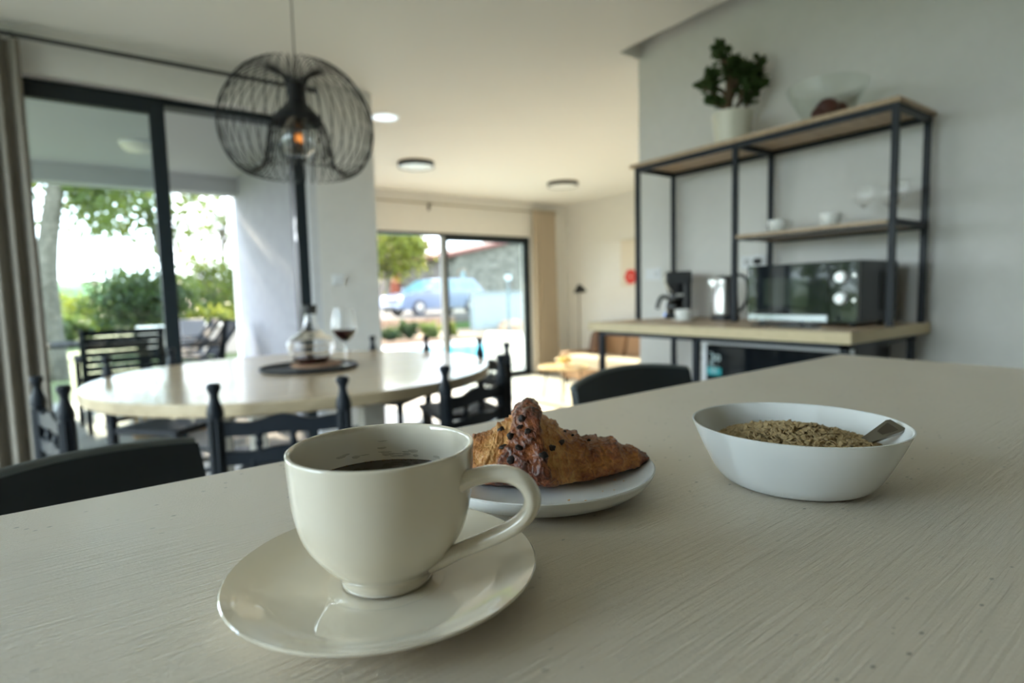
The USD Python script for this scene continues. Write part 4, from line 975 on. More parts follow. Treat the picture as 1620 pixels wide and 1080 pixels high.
# glass butter dish and dark tray before the microwave
bt = thing('glass_dish', 'small lidded glass dish standing in front of the microwave door', 'dish', (2.545, 1.500, ZD + 0.0006))
part(bt, 'base', lathe([(0, 0), (0.042, 0), (0.052, 0.030), (0.050, 0.030), (0.040, 0.004), (0, 0.004)], 40), glass, smooth=40)
part(bt, 'lid', lathe(smoothprof([(0.052, 0.031), (0.050, 0.060), (0.030, 0.074), (0.0, 0.078)], 5), 40), glass_thin, smooth=40)
part(bt, 'filling', lathe([(0, 0.0045), (0.037, 0.0045), (0.038, 0.012), (0, 0.012)], 32), plastic_black)
bx_ = thing('remote_tray', 'low dark tray with small bottles lying in front of the microwave', 'tray', (2.53, 1.33, ZD + 0.0006))
part(bx_, 'tray', box(-0.045, 0.045, -0.09, 0.09, 0, 0.008, .002), plastic_black)
part(bx_, 'stopper', trimesh.creation.icosphere(2, 0.010).apply_translation([0, -0.03, 0.016]), plastic_black, smooth=True)

# socket and switch on the shelf wall
t = thing('wall_socket', 'white double socket with a black plug on the shelf wall above the microwave', 'socket')
skp = part(t, 'plate', rbox(XSH - 0.010, XSH - 0.0005, 1.840, 2.000, 1.225, 1.305, 0.004, 3), white_plastic)
k = lathe([(0, 0), (0.020, 0), (0.019, 0.030), (0.012, 0.036), (0, 0.036)], 24); k.apply_transform(trimesh.transformations.rotation_matrix(-math.pi / 2, [0, 1, 0])); k.apply_translation([XSH - 0.01, 1.882, 1.268])
part(skp, 'plug', k, plastic_black, label='black plug')
k = lathe([(0, 0.0), (0.019, 0.0), (0.019, 0.002), (0, 0.002)], 24); k.apply_transform(trimesh.transformations.rotation_matrix(-math.pi / 2, [0, 1, 0])); k.apply_translation([XSH - 0.01, 1.955, 1.268])
part(skp, 'outlet', k, plain('socket_grey', (0.45, 0.46, 0.47), 0.5))
t = thing('wall_socket', 'pale socket plate on the shelf wall left of the coffee machine', 'socket')
part(t, 'plate', rbox(XSH - 0.010, XSH - 0.0005, 2.60, 2.74, 1.185, 1.265, 0.004, 3), white_plastic)
part(t, 'outlet', lathe([(0, 0), (0.018, 0), (0.018, 0.0015), (0, 0.0015)], 20).apply_transform(trimesh.transformations.rotation_matrix(-math.pi / 2, [0, 1, 0])).apply_translation([XSH - 0.01, 2.64, 1.225]), plain('socket_pale', (0.62, 0.64, 0.66), 0.5))

# jade plant in a white pot
jp = thing('potted_plant', 'green jade plant with a thick stem in a white pot on top of the shelf', 'plant', (2.925, 1.915, 1.892))
pot_mat = plain('pot_cream', (0.72, 0.70, 0.58), 0.35)
po_ = smoothprof([(0.0, 0.0), (0.078, 0.0), (0.084, 0.008), (0.096, 0.08), (0.106, 0.165), (0.110, 0.190)], 4)
part(jp, 'pot', lathe(np.vstack([po_, [(0.103, 0.190), (0.100, 0.165), (0.0, 0.160)]]), 48), pot_mat, smooth=50)
part(jp, 'soil', lathe([(0, 0.161), (0.099, 0.161), (0.0995, 0.170), (0.05, 0.176), (0, 0.178)], 32), plain('soil', (0.05, 0.035, 0.02), 0.95))
RV, DV = np.array([0.812, -0.584, 0]) , np.array([-0.584, -0.812, 0])   # across and towards the table, seen from the room
def jp_at(a, z, d=0.0):
    v = RV * a + DV * d
    return np.array([v[0], v[1], z])
stem_mat = plain('jade_stem', (0.10, 0.065, 0.035), 0.8)
br_ = [([(-0.028, 0.165), (-0.030, 0.25), (-0.022, 0.32), (-0.030, 0.42), (-0.062, 0.52), (-0.070, 0.575)], 0.030, 0.008),
       ([(-0.020, 0.26), (0.02, 0.33), (0.055, 0.40), (0.075, 0.47)], 0.018, 0.006),
       ([(0.075, 0.165), (0.085, 0.23), (0.11, 0.30), (0.17, 0.335)], 0.014, 0.005),
       ([(-0.005, 0.19), (0.035, 0.245), (0.05, 0.31), (0.13, 0.42), (0.15, 0.49)], 0.012, 0.006),
       ([(-0.035, 0.20), (-0.075, 0.235), (-0.13, 0.27)], 0.013, 0.005),
       ([(-0.03, 0.30), (-0.10, 0.36), (-0.13, 0.42)], 0.012, 0.005),
       ([(-0.05, 0.27), (-0.13, 0.31), (-0.19, 0.34)], 0.008, 0.004),
       ([(0.01, 0.33), (0.02, 0.42), (0.0, 0.50)], 0.012, 0.005),
       ([(0.06, 0.38), (0.10, 0.40), (0.16, 0.36)], 0.009, 0.004)]
lv = []
for bi, (pts, ra0, ra1) in enumerate(br_):
    P = smoothprof([tuple(jp_at(a, z, 0.02 * math.sin(bi * 2.1 + q))) for q, (a, z) in enumerate(pts)], 5)
    part(jp, 'stem', tube(P, np.linspace(ra0, ra1, len(P)), 10), stem_mat, smooth=True)
    n = len(P)
    for k in range(int(40 + 15 * len(pts))):
        s = rng.uniform(0.42, 1.0) if bi else rng.uniform(0.5, 1.0)
        c = P[min(int(s * (n - 1)), n - 1)]
        lv.append((c, rng.uniform(0.016, 0.066) * (0.7 if s > 0.9 else 1)))
ico = trimesh.creation.icosphere(subdivisions=1)
VV, FF = [], []
for k, (c, off) in enumerate(lv):
    d = rng.normal(size=3); d[2] = abs(d[2]) * 0.8 + 0.1; d /= np.linalg.norm(d)
    a = np.cross(d, rng.normal(size=3)); a /= np.linalg.norm(a); b = np.cross(d, a)
    S_ = np.stack([d * rng.uniform(0.016, 0.022), a * rng.uniform(0.010, 0.014), b * 0.004])
    VV.append(ico.vertices @ S_ + c + d * off * 0.85); FF.append(ico.faces + k * len(ico.vertices))
part(jp, 'foliage', trimesh.Trimesh(np.vstack(VV), np.vstack(FF), process=False), leaf_jade, smooth=True, kind='stuff')

# glass bowl with dark fruit
gb = thing('glass_bowl', 'wide clear glass bowl on top of the shelf right of the plant', 'bowl', (2.925, 1.405, 1.892))
go_ = smoothprof([(0.0, 0.0), (0.075, 0.0), (0.085, 0.006), (0.125, 0.07), (0.160, 0.135), (0.178, 0.185)], 5)
part(gb, 'vessel', lathe(np.vstack([go_, [(0.1765, 0.1865)], (go_ * [1, 1] + [-0.0025, 0.003])[::-1][1:-1], [(0.0, 0.003)]]), 64), glass_thin, smooth=60)
fruit = plain('fruit_maroon', (0.085, 0.018, 0.016), 0.4)
for k, (a, z, d, r) in enumerate(((-0.005, 0.075, 0.02, 0.052), (0.055, 0.070, 0.01, 0.040), (-0.046, 0.050, 0.02, 0.034), (0.0, 0.044, -0.05, 0.038))):
    v = RV * a + DV * d
    obj('fruit', blob((2.925 + v[0], 1.405 + v[1], 1.892 + z), (r, r, r * 0.9), 3, 0.05, 2, k), fruit, ('largest dark red fruit in the glass bowl', 'dark red fruit at the right in the glass bowl', 'dark red fruit at the left, low in the glass bowl', 'dark red fruit at the back of the glass bowl')[k], 'fruit', smooth=True)

# ------------------------------------------------------------------ far room: sofa, coffee table, lamp, picture
SXF, SYA, SYB = 6.00, 4.55, 7.05
so = thing('sofa', 'low tan sofa with pale seat cushions against the right wall of the far room', 'sofa')
part(so, 'base', rbox(SXF + 0.03, 6.98, SYA, SYB, LOW + 0.08, LOW + 0.27, 0.02, 4), sofa_tan)
n_s = 3
for k in range(n_s):
    a, b = SYA + 0.02 + k * (SYB - 0.2 - SYA) / n_s, SYA + (k + 1) * (SYB - 0.2 - SYA) / n_s
    part(so, 'seat_cushion', rbox(SXF, 6.72, a, b, LOW + 0.27, LOW + 0.47, 0.05, 6), sofa_seat)
    cu_ = rbox(-0.10, 0.10, a + .01, b - .01, -0.02, 0.40, 0.06, 6)
    cu_.apply_transform(trimesh.transformations.rotation_matrix(0.22, [0, 1, 0])); cu_.apply_translation([6.58, 0, LOW + 0.43])
    part(so, 'back_cushion', cu_, sofa_tan)
part(so, 'backrest', rbox(6.74, 6.98, SYA, SYB, LOW + 0.08, LOW + 0.72, 0.05, 6), sofa_tan)
part(so, 'armrest', rbox(SXF + 0.02, 6.98, SYB - 0.18, SYB, LOW + 0.08, LOW + 0.50, 0.04, 6), sofa_tan)
for x in (SXF + .1, 6.9):
    for y in (SYA + .1, SYB - .1):
        part(so, 'foot', box(x - .025, x + .025, y - .025, y + .025, LOW, LOW + 0.085), satin_black)
tp = rbox(-0.20, 0.20, -0.06, 0.06, -0.20, 0.20, 0.055, 6)
tp.apply_transform(trimesh.transformations.euler_matrix(0.25, 0.30, 1.1)); tp.apply_translation([6.42, 6.62, LOW + 0.66])
obj('throw_pillow', tp, cushion_brown, 'dark brown throw pillow leaning in the left corner of the sofa', 'pillow')

ctb = thing('coffee_table', 'small round wooden coffee table on thin legs in front of the sofa', 'table', (5.12, 5.92, LOW))
part(ctb, 'tabletop', lathe([(0, 0.425), (0.335, 0.425), (0.345, 0.432), (0.345, 0.444), (0.340, 0.448), (0, 0.448)], 64), grained('birch', (0.56, 0.40, 0.21), (0.66, 0.49, 0.28), 0.35, (4, 30, 30), 0.02, 0.001))
for k in range(4):
    a = math.radians(45 + 90 * k)
    part(ctb, 'leg', bar((0.22 * math.cos(a), 0.22 * math.sin(a), 0.43), (0.29 * math.cos(a), 0.29 * math.sin(a), 0.0), 0.018), satin_black)
fb = thing('fruit_bowl', 'shallow golden bowl standing on the coffee table', 'bowl', (5.20, 5.98, LOW + 0.448))
gold = plain('bowl_gold', (0.62, 0.42, 0.14), 0.4)
part(fb, 'bowl', lathe(np.vstack([smoothprof([(0.0, 0.03), (0.04, 0.032), (0.10, 0.06), (0.13, 0.085)], 4), smoothprof([(0.127, 0.09), (0.095, 0.068), (0.04, 0.042), (0.0, 0.04)], 4)]), 40), gold)
part(fb, 'stand', lathe([(0, 0), (0.05, 0), (0.045, 0.006), (0.02, 0.015), (0.02, 0.031), (0, 0.031)], 32), gold)
lem = plain('lemon', (0.75, 0.55, 0.12), 0.4)
for k in range(5):
    a = 2 * math.pi * k / 5
    part(fb, 'lemon', blob((0.058 * math.cos(a), 0.058 * math.sin(a), 0.088), (0.036, 0.030, 0.029), 2, 0.02), lem, smooth=True)
for k, (x, y, lab) in enumerate(((5.06, 5.85, 'small glass tealight holder on the coffee table, left of two'), (5.16, 5.70, 'small glass tealight holder on the coffee table, right of two'))):
    t = thing('tealight_holder', lab, 'candle holder', (x, y, LOW + 0.4485))
    part(t, 'glass', lathe([(0, 0), (0.035, 0), (0.042, 0.05), (0.039, 0.05), (0.033, 0.004), (0, 0.004)], 32), glass, smooth=40)
    part(t, 'candle', lathe([(0, 0.0045), (0.024, 0.0045), (0.024, 0.022), (0, 0.022)], 24), white_plastic)

fl_ = thing('floor_lamp', 'slim black floor lamp with a small cone shade beside the far sofa', 'lamp', (6.62, 7.22, LOW))
part(fl_, 'base', lathe([(0, 0), (0.12, 0), (0.12, 0.015), (0, 0.02)], 40), satin_black)
part(fl_, 'pole', tube([(0, 0, 0.01), (0, 0, 1.42)], 0.010, 8), plain('pole_brown', (0.10, 0.085, 0.06), 0.4), smooth=40)
part(fl_, 'arm', tube(smoothprof([(0, 0, 1.40), (0, -0.01, 1.50), (-0.02, -0.04, 1.545)], 5), 0.010, 8), satin_black)
sh = lathe([(0.0, 0.09), (0.022, 0.09), (0.03, 0.08), (0.105, -0.02), (0.110, -0.045), (0.106, -0.045), (0.027, 0.074), (0.0, 0.08)], 40)
sh.apply_transform(trimesh.transformations.rotation_matrix(-0.15, [0, 1, 0])); sh.apply_translation([-0.02, -0.045, 1.50])
part(fl_, 'shade', sh, satin_black)

pf = thing('wall_picture', 'pale picture with a red flower hanging on the right wall of the far room', 'picture')
part(pf, 'canvas', box(XR - 0.03, XR - 0.001, 5.95, 6.68, 1.18, 1.95, .003), plain('canvas_sand', (0.70, 0.64, 0.54), 0.9))
red = plain('flower_red', (0.62, 0.035, 0.02), 0.6)
pet = []
for k in range(6):
    a = 2 * math.pi * k / 6
    pet.append(blob((XR - 0.034, 6.46 + 0.075 * math.cos(a), 1.34 + 0.075 * math.sin(a)), (0.004, 0.06, 0.055), 2, 0.0))
part(pf, 'flower', cat(*pet), red, smooth=True, label='red painted flower')

# ------------------------------------------------------------------ terrace furniture
rattan = plain('rattan_black', (0.007, 0.009, 0.011), 0.85, 0.1)
def armchair(label, loc, rz):
    t = thing('garden_armchair', label, 'chair', loc, rz)
    for sx in (-1, 1):
        part(t, 'back_post', bar((sx * 0.27, -0.24, 0.0), (sx * 0.29, -0.34, 0.90), 0.04), rattan)
        part(t, 'front_leg', bar((sx * 0.28, 0.25, 0.0), (sx * 0.28, 0.24, 0.64), 0.04), rattan)
        part(t, 'armrest', bar((sx * 0.285, -0.31, 0.645), (sx * 0.285, 0.27, 0.645), 0.055, 0.025), rattan)
    for k in range(7):
        z = 0.50 + 0.062 * k
        part(t, 'back_slat', bar((-0.28, -0.24 - (z - 0.4) * 0.17, z), (0.28, -0.24 - (z - 0.4) * 0.17, z), 0.012, 0.050), rattan)
    for k in range(6):
        y = -0.2 + 0.085 * k
        part(t, 'seat_slat', box(-0.28, 0.28, y - 0.035, y + 0.035, 0.425, 0.445), rattan)
    return t
ac = armchair('black slatted garden armchair on the terrace, seen from behind through the left window panel', (0.10, 6.35, -0.01), 0.12)
dup(ac, (0.80, 7.20, -0.01), math.radians(80), 'black slatted garden armchair at the right end of the terrace table')
dup(ac, (-0.80, 6.32, -0.01), math.radians(-20), 'black slatted garden armchair on the terrace partly behind the curtain')
gt = thing('garden_table', 'black garden table on the terrace between the armchairs', 'table', (-0.25, 7.15, -0.01))
for k in range(8):
    part(gt, 'top_slat', box(-0.62, 0.62, -0.40 + 0.1 * k + 0.004, -0.30 + 0.1 * k - 0.004, 0.715, 0.74), rattan)
for sx in (-1, 1):
    part(gt, 'frame_rail', box(sx * 0.58 - 0.02, sx * 0.58 + 0.02, -0.39, 0.39, 0.67, 0.715), rattan)
    for sy in (-1, 1):
        part(gt, 'leg', box(sx * 0.58 - 0.025, sx * 0.58 + 0.025, sy * 0.36 - 0.025, sy * 0.36 + 0.025, 0, 0.70), rattan)
crate_m = plain('crate_wood', (0.34, 0.20, 0.10), 0.7)
crt = thing('wooden_crate', 'brown slatted wooden crate on the terrace floor below the garden table', 'crate', (0.42, 5.75, -0.01))
for k in range(9):
    part(crt, 'slat', box(-0.26 + 0.058 * k, -0.26 + 0.058 * k + 0.034, -0.18, -0.165, 0.02, 0.40), crate_m)
for z in (0.02, 0.36):
    part(crt, 'rail', cat(box(-0.27, 0.27, -0.164, -0.150, z, z + 0.04), box(-0.27, 0.27, 0.150, 0.164, z, z + 0.04)), crate_m)
part(crt, 'bottom', box(-0.27, 0.27, -0.165, 0.165, 0.0, 0.02), crate_m)
deckm = plain('deckchair_grey', (0.006, 0.008, 0.010), 0.85, 0.1)
def deck_chair(label, loc, rz):
    t = thing('deck_chair', label, 'chair', loc, rz)
    for s in (-1, 1):
        part(t, 'back_rail', bar((0.0, s * 0.26, 0.30), (0.40, s * 0.26, 0.86), 0.045), deckm)
        part(t, 'seat_rail', bar((-0.55, s * 0.26, 0.34), (0.02, s * 0.26, 0.30), 0.035), deckm)
        part(t, 'front_leg', bar((-0.50, s * 0.28, 0.34), (-0.35, s * 0.28, 0.0), 0.03), deckm)
        part(t, 'rear_leg', bar((-0.20, s * 0.29, 0.32), (0.30, s * 0.29, 0.0), 0.03), deckm)
        part(t, 'armrest', bar((-0.35, s * 0.30, 0.52), (0.16, s * 0.30, 0.54), 0.04, 0.02), deckm)
    part(t, 'back_fabric', bar((0.02, 0, 0.32), (0.39, 0, 0.845), 0.50, 0.012), deckm)
    part(t, 'seat_fabric', bar((-0.53, 0, 0.34), (0.0, 0, 0.305), 0.50, 0.012), deckm)
    return t
dk = deck_chair('grey folding deck chair outside on the lawn, nearer of two beside the wing wall', (1.33, 9.9, -0.05), 0.15)
dup(dk, (1.28, 11.3, -0.05), 0.1, 'grey folding deck chair outside on the lawn, farther of two beside the planter')
pt = thing('planter', 'dark grey tapered planter in front of the low garden wall', 'planter', (1.47, 13.1, -0.05))
pm = prism([(-0.19, -0.19), (0.19, -0.19), (0.19, 0.19), (-0.19, 0.19)], 0.80)
pm.vertices[:, :2] *= (0.75 + 0.42 * pm.vertices[:, 2:3] / 0.80)
part(pt, 'pot', pm, plain('planter_grey', (0.075, 0.080, 0.092), 0.6))
part(pt, 'soil', box(-0.19, 0.19, -0.19, 0.19, 0.795, 0.805), plain('planter_soil', (0.06, 0.045, 0.03), 0.95))
gw = thing('garden_wall', 'low cream rendered garden wall beyond the deck chairs', 'wall')
part(gw, 'body', box(0.6, 3.15, 14.0, 14.3, -0.1, 0.56), plain('garden_wall_cream', (0.26, 0.235, 0.20), 0.9))
part(gw, 'coping', box(0.57, 3.18, 13.96, 14.34, 0.56, 0.61, .01), plain('garden_coping', (0.62, 0.60, 0.54), 0.9))

# ------------------------------------------------------------------ plants outside
def leaves(C, size, seed, flat=0.0):
    r = np.random.default_rng(seed)
    n = len(C)
    d = r.normal(size=(n, 3)); d[:, 2] *= (1 - flat); d /= np.linalg.norm(d, axis=1, keepdims=True)
    a = np.cross(d, r.normal(size=(n, 3))); a /= np.linalg.norm(a, axis=1, keepdims=True)
    nrm = np.cross(d, a)
    s = size * r.uniform(0.6, 1.3, (n, 1))
    P = np.stack([C - d * s, C + a * s * 0.48 + nrm * s * 0.12, C + d * s, C - a * s * 0.48 + nrm * s * 0.12], 1)
    o = np.arange(n)[:, None] * 4
    F_ = np.vstack([np.hstack([o, o + 1, o + 2]), np.hstack([o, o + 2, o + 3])])
    return trimesh.Trimesh(P.reshape(-1, 3), F_, process=False)
def clumps(n, center, radii, k, spread, seed, shell=0.55):
    r = np.random.default_rng(seed)
    d = r.normal(size=(k, 3)); d /= np.linalg.norm(d, axis=1, keepdims=True)
    cc = d * r.uniform(shell, 1.0, (k, 1)) * np.asarray(radii) + np.asarray(center)
    return cc[r.integers(0, k, n)] + r.normal(size=(n, 3)) * spread, cc
def tree(label, base, height, trunk_r, center, radii, n, size, mat, seed, k=40, spread=0.22, group=None, name='tree', lean=0.0):
    t = thing(name, label, 'tree' if name == 'tree' else 'shrub', base, 0, group)
    c = np.asarray(center, float)
    C, cc = clumps(n, c, radii, k, spread, seed)
    r = np.random.default_rng(seed + 99)
    top = np.array([c[0], c[1], c[2]])
    trunk = smoothprof([(0, 0, 0), (lean * 0.4, 0.02, height * 0.35), (top[0] * 0.6 + lean * .3, top[1] * 0.6, height * 0.7), tuple(top)], 5)
    part(t, 'trunk', tube(trunk, np.linspace(trunk_r, trunk_r * 0.45, len(trunk)), 10), bark, smooth=True)
    bs = [tube(smoothprof([tuple(trunk[len(trunk) // 2 + (q % 5)]), tuple((trunk[-4] + e) / 2 + r.normal(size=3) * 0.1), tuple(e)], 4), np.linspace(trunk_r * 0.3, 0.012, 9), 6) for q, e in enumerate(cc[:min(16, k)])]
    part(t, 'branches', cat(*bs), bark, smooth=True)
    part(t, 'foliage', leaves(C, size, seed), mat, smooth=False, kind='stuff')
    return t
def shrub(label, base, radii, n, size, mat, seed, k=26, group=None, name='shrub'):
    t = thing(name, label, 'shrub', base, 0, group)
    C, cc = clumps(n, (0, 0, radii[2] * 0.9), radii, k, min(radii) * 0.22, seed, 0.35)
    C[:, 2] = np.abs(C[:, 2]) + 0.02
    part(t, 'stems', cat(*[tube(smoothprof([(0.02 * q, 0, 0), tuple(e * [0.4, 0.4, 0.5]), tuple(e)], 4), np.linspace(0.03, 0.008, 9), 5) for q, e in enumerate(cc[:8])]), bark, smooth=True)
    part(t, 'foliage', leaves(C, size, seed), mat, smooth=False, kind='stuff')
    return t
tree('tall pale-trunked tree close to the terrace at the left edge of the window', (-0.62, 11.2, -0.05), 5.0, 0.17, (0.5, 0.2, 4.2), (1.9, 1.2, 1.75), 5200, 0.075, leaf_mid, 1, k=70, spread=0.20)
tree('tree whose sparse lower branches hang into the top of the left window panel', (1.24, 14.9, -0.05), 4.8, 0.11, (-0.5, 0.0, 3.75), (1.7, 1.2, 1.45), 4600, 0.080, leaf_mid, 2, k=60, spread=0.22)
tree('round dark olive tree left of the window stile', (0.72, 17.4, -0.02), 1.1, 0.12, (0.25, 0.0, 1.25), (1.05, 0.9, 0.72), 3600, 0.085, leaf_dark, 3, k=34, spread=0.24)
tree('broad green tree behind the low garden wall right of the window stile', (2.65, 20.1, -0.02), 1.25, 0.13, (0.15, 0.0, 1.52), (1.42, 0.9, 0.90), 4800, 0.085, leaf_mid, 4, k=44, spread=0.26)
tree('slender tree with a thin top far right behind the open window side', (3.75, 23.7, 0.0), 4.2, 0.10, (0.2, 0, 4.3), (1.0, 0.9, 1.0), 900, 0.085, leaf_mid, 5, k=24, spread=0.18)
for k, (x, y, rx, rz, m_) in enumerate(((-2.2, 22.3, 1.7, 0.85, leaf_lime), (0.2, 24.9, 1.9, 0.75, leaf_lime), (2.4, 22.9, 1.6, 0.85, leaf_lime), (4.7, 25.0, 1.6, 1.0, leaf_lime), (-1.2, 19.6, 1.1, 0.50, leaf_mid), (2.15, 15.4, 0.6, 0.42, leaf_lime), (3.6, 16.0, 0.7, 0.50, leaf_lime))):
    shrub(('bright yellow-green shrub at the far left of the garden hedge', 'wide low yellow-green shrub in the middle of the garden hedge', 'bright yellow-green shrub behind the round olive tree', 'tall yellow-green shrub at the right of the garden hedge', 'mid-green low shrub in front of the hedge at the left', 'lime green shrub just behind the low cream wall', 'lime green shrub at the right end of the low cream wall')[k],
          (x, y, -0.02), (rx, 0.9, rz), 3000, 0.10, m_, 20 + k, k=36)
hill_m = noise_two('hill_scrub', (0.05, 0.10, 0.05), (0.10, 0.17, 0.08), 0.12, 0.95, 0.1)
def hill(c, rad, seed):
    m = trimesh.creation.icosphere(subdivisions=4)
    n = meshkit.fbm(m.vertices * 3 + 5, 4, seed)
    m.vertices = m.vertices * (0.9 + 0.25 * n[:, None]) * np.asarray(rad) + np.asarray(c)
    return m
struct('hill', hill((5, 150, -4), (60, 20, 9.5), 3), hill_m, smooth=True)
struct('hill', hill((95, 160, -4), (50, 20, 11), 4), hill_m, smooth=True)
struct('far_ground', box(-90, 160, 70, 190, -0.6, -0.1), lawn_mat)
# plants by the pool, tree before the neighbour's house
tree('bushy green street tree left of the stone house seen through the far door', (11.9, 27.5, 0.27), 2.6, 0.17, (0.35, 0, 3.15), (2.3, 1.6, 1.35), 5200, 0.13, leaf_lime, 6, k=60, spread=0.30)
for k, (x, y, r_, rz) in enumerate(((7.15, 16.6, 0.45, 0.26), (7.95, 16.8, 0.40, 0.30), (8.55, 16.5, 0.30, 0.24), (9.5, 16.9, 0.45, 0.22))):
    shrub(('low dark green plant left of the others in the bed beside the pool', 'spiky dark green plant in the middle of the pool bed', 'small dark green plant right of the spiky one in the pool bed', 'flat green plant at the right end of the pool bed')[k], (x, y, -0.26), (r_, 0.4, rz), 700, 0.07, (leaf_dark, leaf_dark, leaf_mid, leaf_lime)[k], 40 + k, k=14)
# greenery beyond the left side window, which the microwave door mirrors
for k, (x, y, z, rr) in enumerate(((-12.0, 8.4, 1.4, 1.5), (-13.5, 12.6, 1.6, 1.7))):
    tree(('leafy green tree outside across the side terrace, the nearer of two', 'lime green tree outside across the side terrace, the farther of two')[k], (x, y, -0.05), 1.5, 0.13, (0, 0, z), (rr, rr, 1.2), 2600, 0.10, (leaf_mid, leaf_lime)[k], 60 + k, k=36, spread=0.3)

# ------------------------------------------------------------------ beyond the far door
wl_ = thing('boundary_wall', 'white rendered boundary wall beyond the pool on the right', 'wall')
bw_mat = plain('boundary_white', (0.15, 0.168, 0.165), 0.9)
part(wl_, 'body', box(11.45, 22, 18.4, 18.65, -0.3, 1.16), bw_mat)
part(wl_, 'coping', box(11.42, 22, 18.36, 18.69, 1.16, 1.20, .01), bw_mat)
rw = thing('retaining_wall', 'low tan earth-and-stone retaining wall below the parked car', 'wall')
rs = random.Random(5)
mrows = []
part(rw, 'core', box(5.2, 11.4, 19.76, 20.1, -0.4, 0.20), earth_mat)
for row in range(3):
    x = 5.2 + rs.uniform(0, 0.3)
    while x < 11.3:
        w = rs.uniform(0.35, 0.8)
        part(rw, 'stone', box(x, min(x + w, 11.4), 19.70 - rs.uniform(0, 0.05), 19.78, -0.30 + row * 0.19, -0.30 + row * 0.19 + 0.175, .02), earth_mat, smooth=False)
        x += w + 0.02
for k, (x, y, r_) in enumerate(((12.6, 17.6, 0.42), (13.75, 17.75, 0.36))):
    obj('boulder', blob((x, y, -0.2), (r_ * 1.3, r_, r_ * 0.9), 3, 0.25, 1.6, k), noise_two('boulder_brown_%d' % k, (0.16, 0.10, 0.06), (0.26, 0.17, 0.11), 4, 0.95), ('brown boulder at the foot of the white boundary wall, left one', 'smaller brown boulder at the foot of the white boundary wall, right one')[k], 'boulder', smooth=True)
lp = thing('garden_lamp', 'dark garden lamp post standing before the white boundary wall', 'lamp', (11.4, 16.0, -0.26))
part(lp, 'post', tube([(0, 0, 0), (0, 0, 1.85)], 0.05, 10), plain('lamp_post_grey', (0.05, 0.07, 0.07), 0.5), smooth=40)
part(lp, 'lantern', lathe(smoothprof([(0.0, 1.82), (0.08, 1.82), (0.12, 1.92), (0.09, 2.03), (0.0, 2.06)], 4), 24), plain('lantern_glass', (0.30, 0.33, 0.33), 0.3))
part(lp, 'cap', lathe([(0, 2.10), (0.16, 2.05), (0.16, 2.03), (0, 2.03)], 24), rattan)
db = thing('garden_lounge_chair', 'white cushioned lounge chair on the pool deck just outside the far door', 'chair', (7.02, 9.75, LOW - 0.01), math.radians(20))
wc = plain('outdoor_cushion', (0.80, 0.74, 0.68), 0.85)
part(db, 'base', rbox(-0.42, 0.42, -0.42, 0.42, 0.0, 0.26, 0.03, 4), wc)
part(db, 'seat_cushion', rbox(-0.30, 0.42, -0.32, 0.32, 0.26, 0.42, 0.05, 5), wc)
part(db, 'back_cushion', rbox(-0.42, -0.22, -0.42, 0.42, 0.24, 0.68, 0.06, 5), wc)
for s in (-1, 1):
    part(db, 'armrest', rbox(-0.40, 0.40, s * 0.37 - 0.06, s * 0.37 + 0.06, 0.24, 0.54, 0.04, 4), wc)

# van: built along its own x (front at -x), z up
vn = thing('car', 'silver-blue car parked beyond the pool with its front to the left', 'car', (12.05, 22.6, 0.27), math.radians(9))
car_paint = plain('car_silver', (0.065, 0.082, 0.115), 0.22, 0.5, 0.25, coat=0.6)
car_glass = plain('car_glass', (0.03, 0.07, 0.075), 0.05, 0.6)
tyre = plain('tyre', (0.015, 0.015, 0.018), 0.8)
body_o = [(-2.25, 0.30), (-2.28, 0.55), (-2.18, 0.86), (-1.20, 1.00), (2.25, 1.02), (2.30, 0.60), (2.25, 0.32)]
bmesh = prism(body_o, 1.70); bmesh.apply_transform(trimesh.transformations.rotation_matrix(math.pi / 2, [1, 0, 0])); bmesh.apply_translation([0, 0.85, 0])
part(vn, 'body', bmesh, car_paint, smooth=False)
cab_o = np.array([(-1.25, 0.99), (-0.42, 1.52), (0.1, 1.58), (1.75, 1.56), (2.20, 1.02)])
def tapered(o, y0, y1, zt0, zt1):
    V = []
    for s in (-1, 1):
        for x, z in o:
            t_ = (z - zt0) / (zt1 - zt0)
            V.append((x, s * (y0 + (y1 - y0) * t_), z))
    return trimesh.convex.convex_hull(np.array(V))
part(vn, 'cabin', tapered(cab_o, 0.82, 0.66, 0.99, 1.58), car_paint)
ws = np.array([(-1.17, 1.05), (-0.47, 1.495)])
ws_m = trimesh.convex.convex_hull(np.array([(-1.18 - .012, s * 0.74, 1.055) for s in (-1, 1)] + [(-0.50 - .012, s * 0.62, 1.49) for s in (-1, 1)] + [(-1.14, s * 0.74, 1.05) for s in (-1, 1)] + [(-0.46, s * 0.62, 1.485) for s in (-1, 1)]))
part(vn, 'windscreen', ws_m, car_glass)
for nm, pl_ in (('side_window', [(-0.98, 1.06), (-0.42, 1.46), (-0.10, 1.50), (-0.10, 1.06)]), ('side_window', [(0.0, 1.06), (0.0, 1.50), (0.72, 1.50), (0.72, 1.06)]), ('side_window', [(0.86, 1.08), (0.86, 1.49), (1.66, 1.48), (1.95, 1.08)])):
    for s in (-1, 1):
        V = [(x, s * (0.82 - 0.16 * (z - 0.99) / 0.59 + e), z) for x, z in pl_ for e in (-0.02, 0.012)]
        part(vn, nm, trimesh.convex.convex_hull(np.array(V)), car_glass)
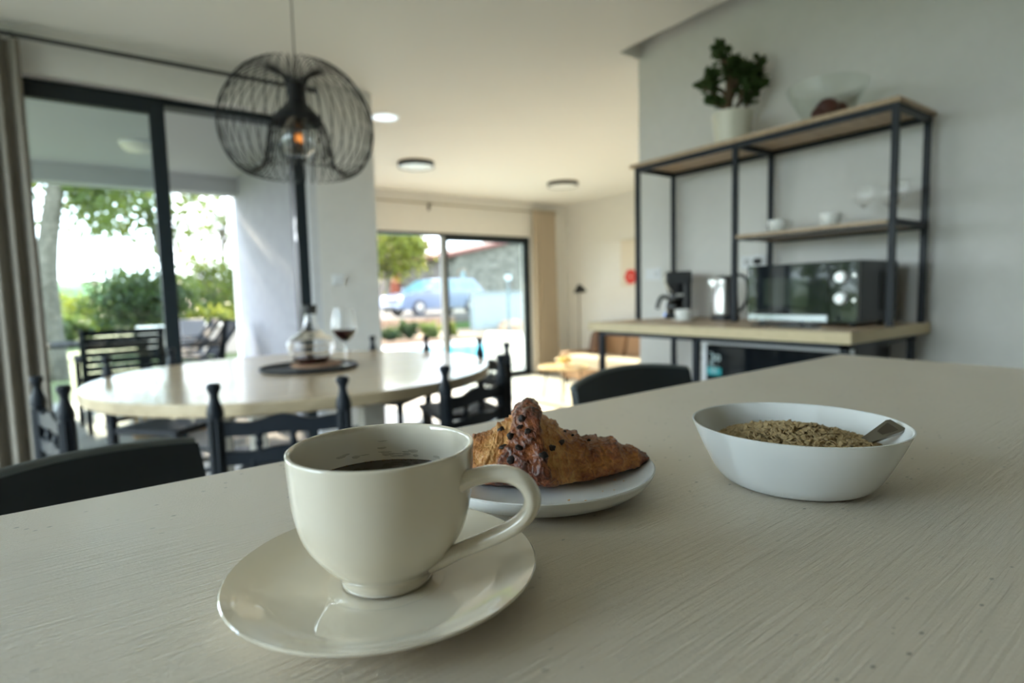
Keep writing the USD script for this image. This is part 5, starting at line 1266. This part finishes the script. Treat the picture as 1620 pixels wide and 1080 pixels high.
for x in (-1.42, 1.42):
    for s in (-1, 1):
        w_ = lathe([(0, -0.10), (0.30, -0.10), (0.335, -0.07), (0.335, 0.07), (0.30, 0.10), (0, 0.10)], 32)
        w_.apply_transform(trimesh.transformations.rotation_matrix(math.pi / 2, [1, 0, 0])); w_.apply_translation([x, s * 0.80, 0.335])
        wh = part(vn, 'wheel', w_, tyre)
        h_ = lathe([(0, -0.115), (0.19, -0.105), (0.20, -0.09), (0.20, 0.09), (0.19, 0.105), (0, 0.115)], 24)
        h_.apply_transform(trimesh.transformations.rotation_matrix(math.pi / 2, [1, 0, 0])); h_.apply_translation([x, s * 0.80, 0.335])
        part(wh, 'hubcap', h_, chrome)
for s in (-1, 1):
    part(vn, 'headlight', blob((-2.16, s * 0.60, 0.74), (0.10, 0.20, 0.11), 2, 0.0), plain('headlight_%d' % (s + 1), (0.9, 0.9, 0.9), 0.05, 0.8, 0.7), smooth=True)
    part(vn, 'mirror', rbox(-0.98, -0.84, s * 0.98 - 0.09, s * 0.98 + 0.09, 1.03, 1.18, 0.03, 3), car_paint)
part(vn, 'grille', box(-2.30, -2.22, -0.42, 0.42, 0.58, 0.72, .01), plastic_black)
part(vn, 'bumper', rbox(-2.36, -2.10, -0.84, 0.84, 0.30, 0.50, 0.05, 3), car_paint)
part(vn, 'air_intake', box(-2.375, -2.34, -0.35, 0.35, 0.33, 0.44), plastic_black)

# houses across the road
tile_r = noise_two('roof_red', (0.075, 0.021, 0.017), (0.11, 0.034, 0.025), 3, 0.9)
hs = thing('stone_house', 'rubble stone house with a red roof edge behind the right door panel', 'house')
gab = prism([(18.6, 0.0), (30, 0.0), (30, 5.9), (25.0, 4.75), (18.6, 3.45)], 8.0)
gab.apply_transform(trimesh.transformations.rotation_matrix(math.pi / 2, [1, 0, 0])); gab.apply_translation([0, 40, 0.2])
part(hs, 'wall', gab, stone_mat, smooth=False)
part(hs, 'roof', bar((18.0, 36, 3.62), (25.2, 36, 5.10), 8.6, 0.22), tile_r)
hsw = part(hs, 'window', box(18.95, 19.4, 31.93, 32.02, 1.9, 2.65), car_glass)
part(hsw, 'window_frame', cat(box(18.88, 19.47, 31.9, 32.0, 2.65, 2.73), box(18.88, 19.47, 31.9, 32.0, 1.82, 1.9), box(18.88, 18.95, 31.9, 32.0, 1.9, 2.65), box(19.4, 19.47, 31.9, 32.0, 1.9, 2.65)), plain('window_brown', (0.12, 0.07, 0.04), 0.6))
hp = thing('pale_house', 'pale rendered house with brown shutters and red roof behind the street tree', 'house')
part(hp, 'wall', box(13.6, 21.4, 41.2, 47, 0.2, 4.9), plain('house_cream', (0.16, 0.132, 0.112), 0.9), smooth=False)
rf = prism([(37.6, 4.5), (44.6, 4.5), (41.1, 6.6)], 8.4)
rf.vertices = rf.vertices[:, [2, 0, 1]] + [13.3, 3.0, 0.3]; rf.fix_normals()
part(hp, 'roof', rf, tile_r, smooth=False)
br_m = plain('shutter_brown', (0.20, 0.055, 0.025), 0.7)
for x in (16.3, 18.2, 20.0):
    part(hp, 'shutter', box(x, x + 0.75, 41.1, 41.22, 0.35, 2.8), br_m)
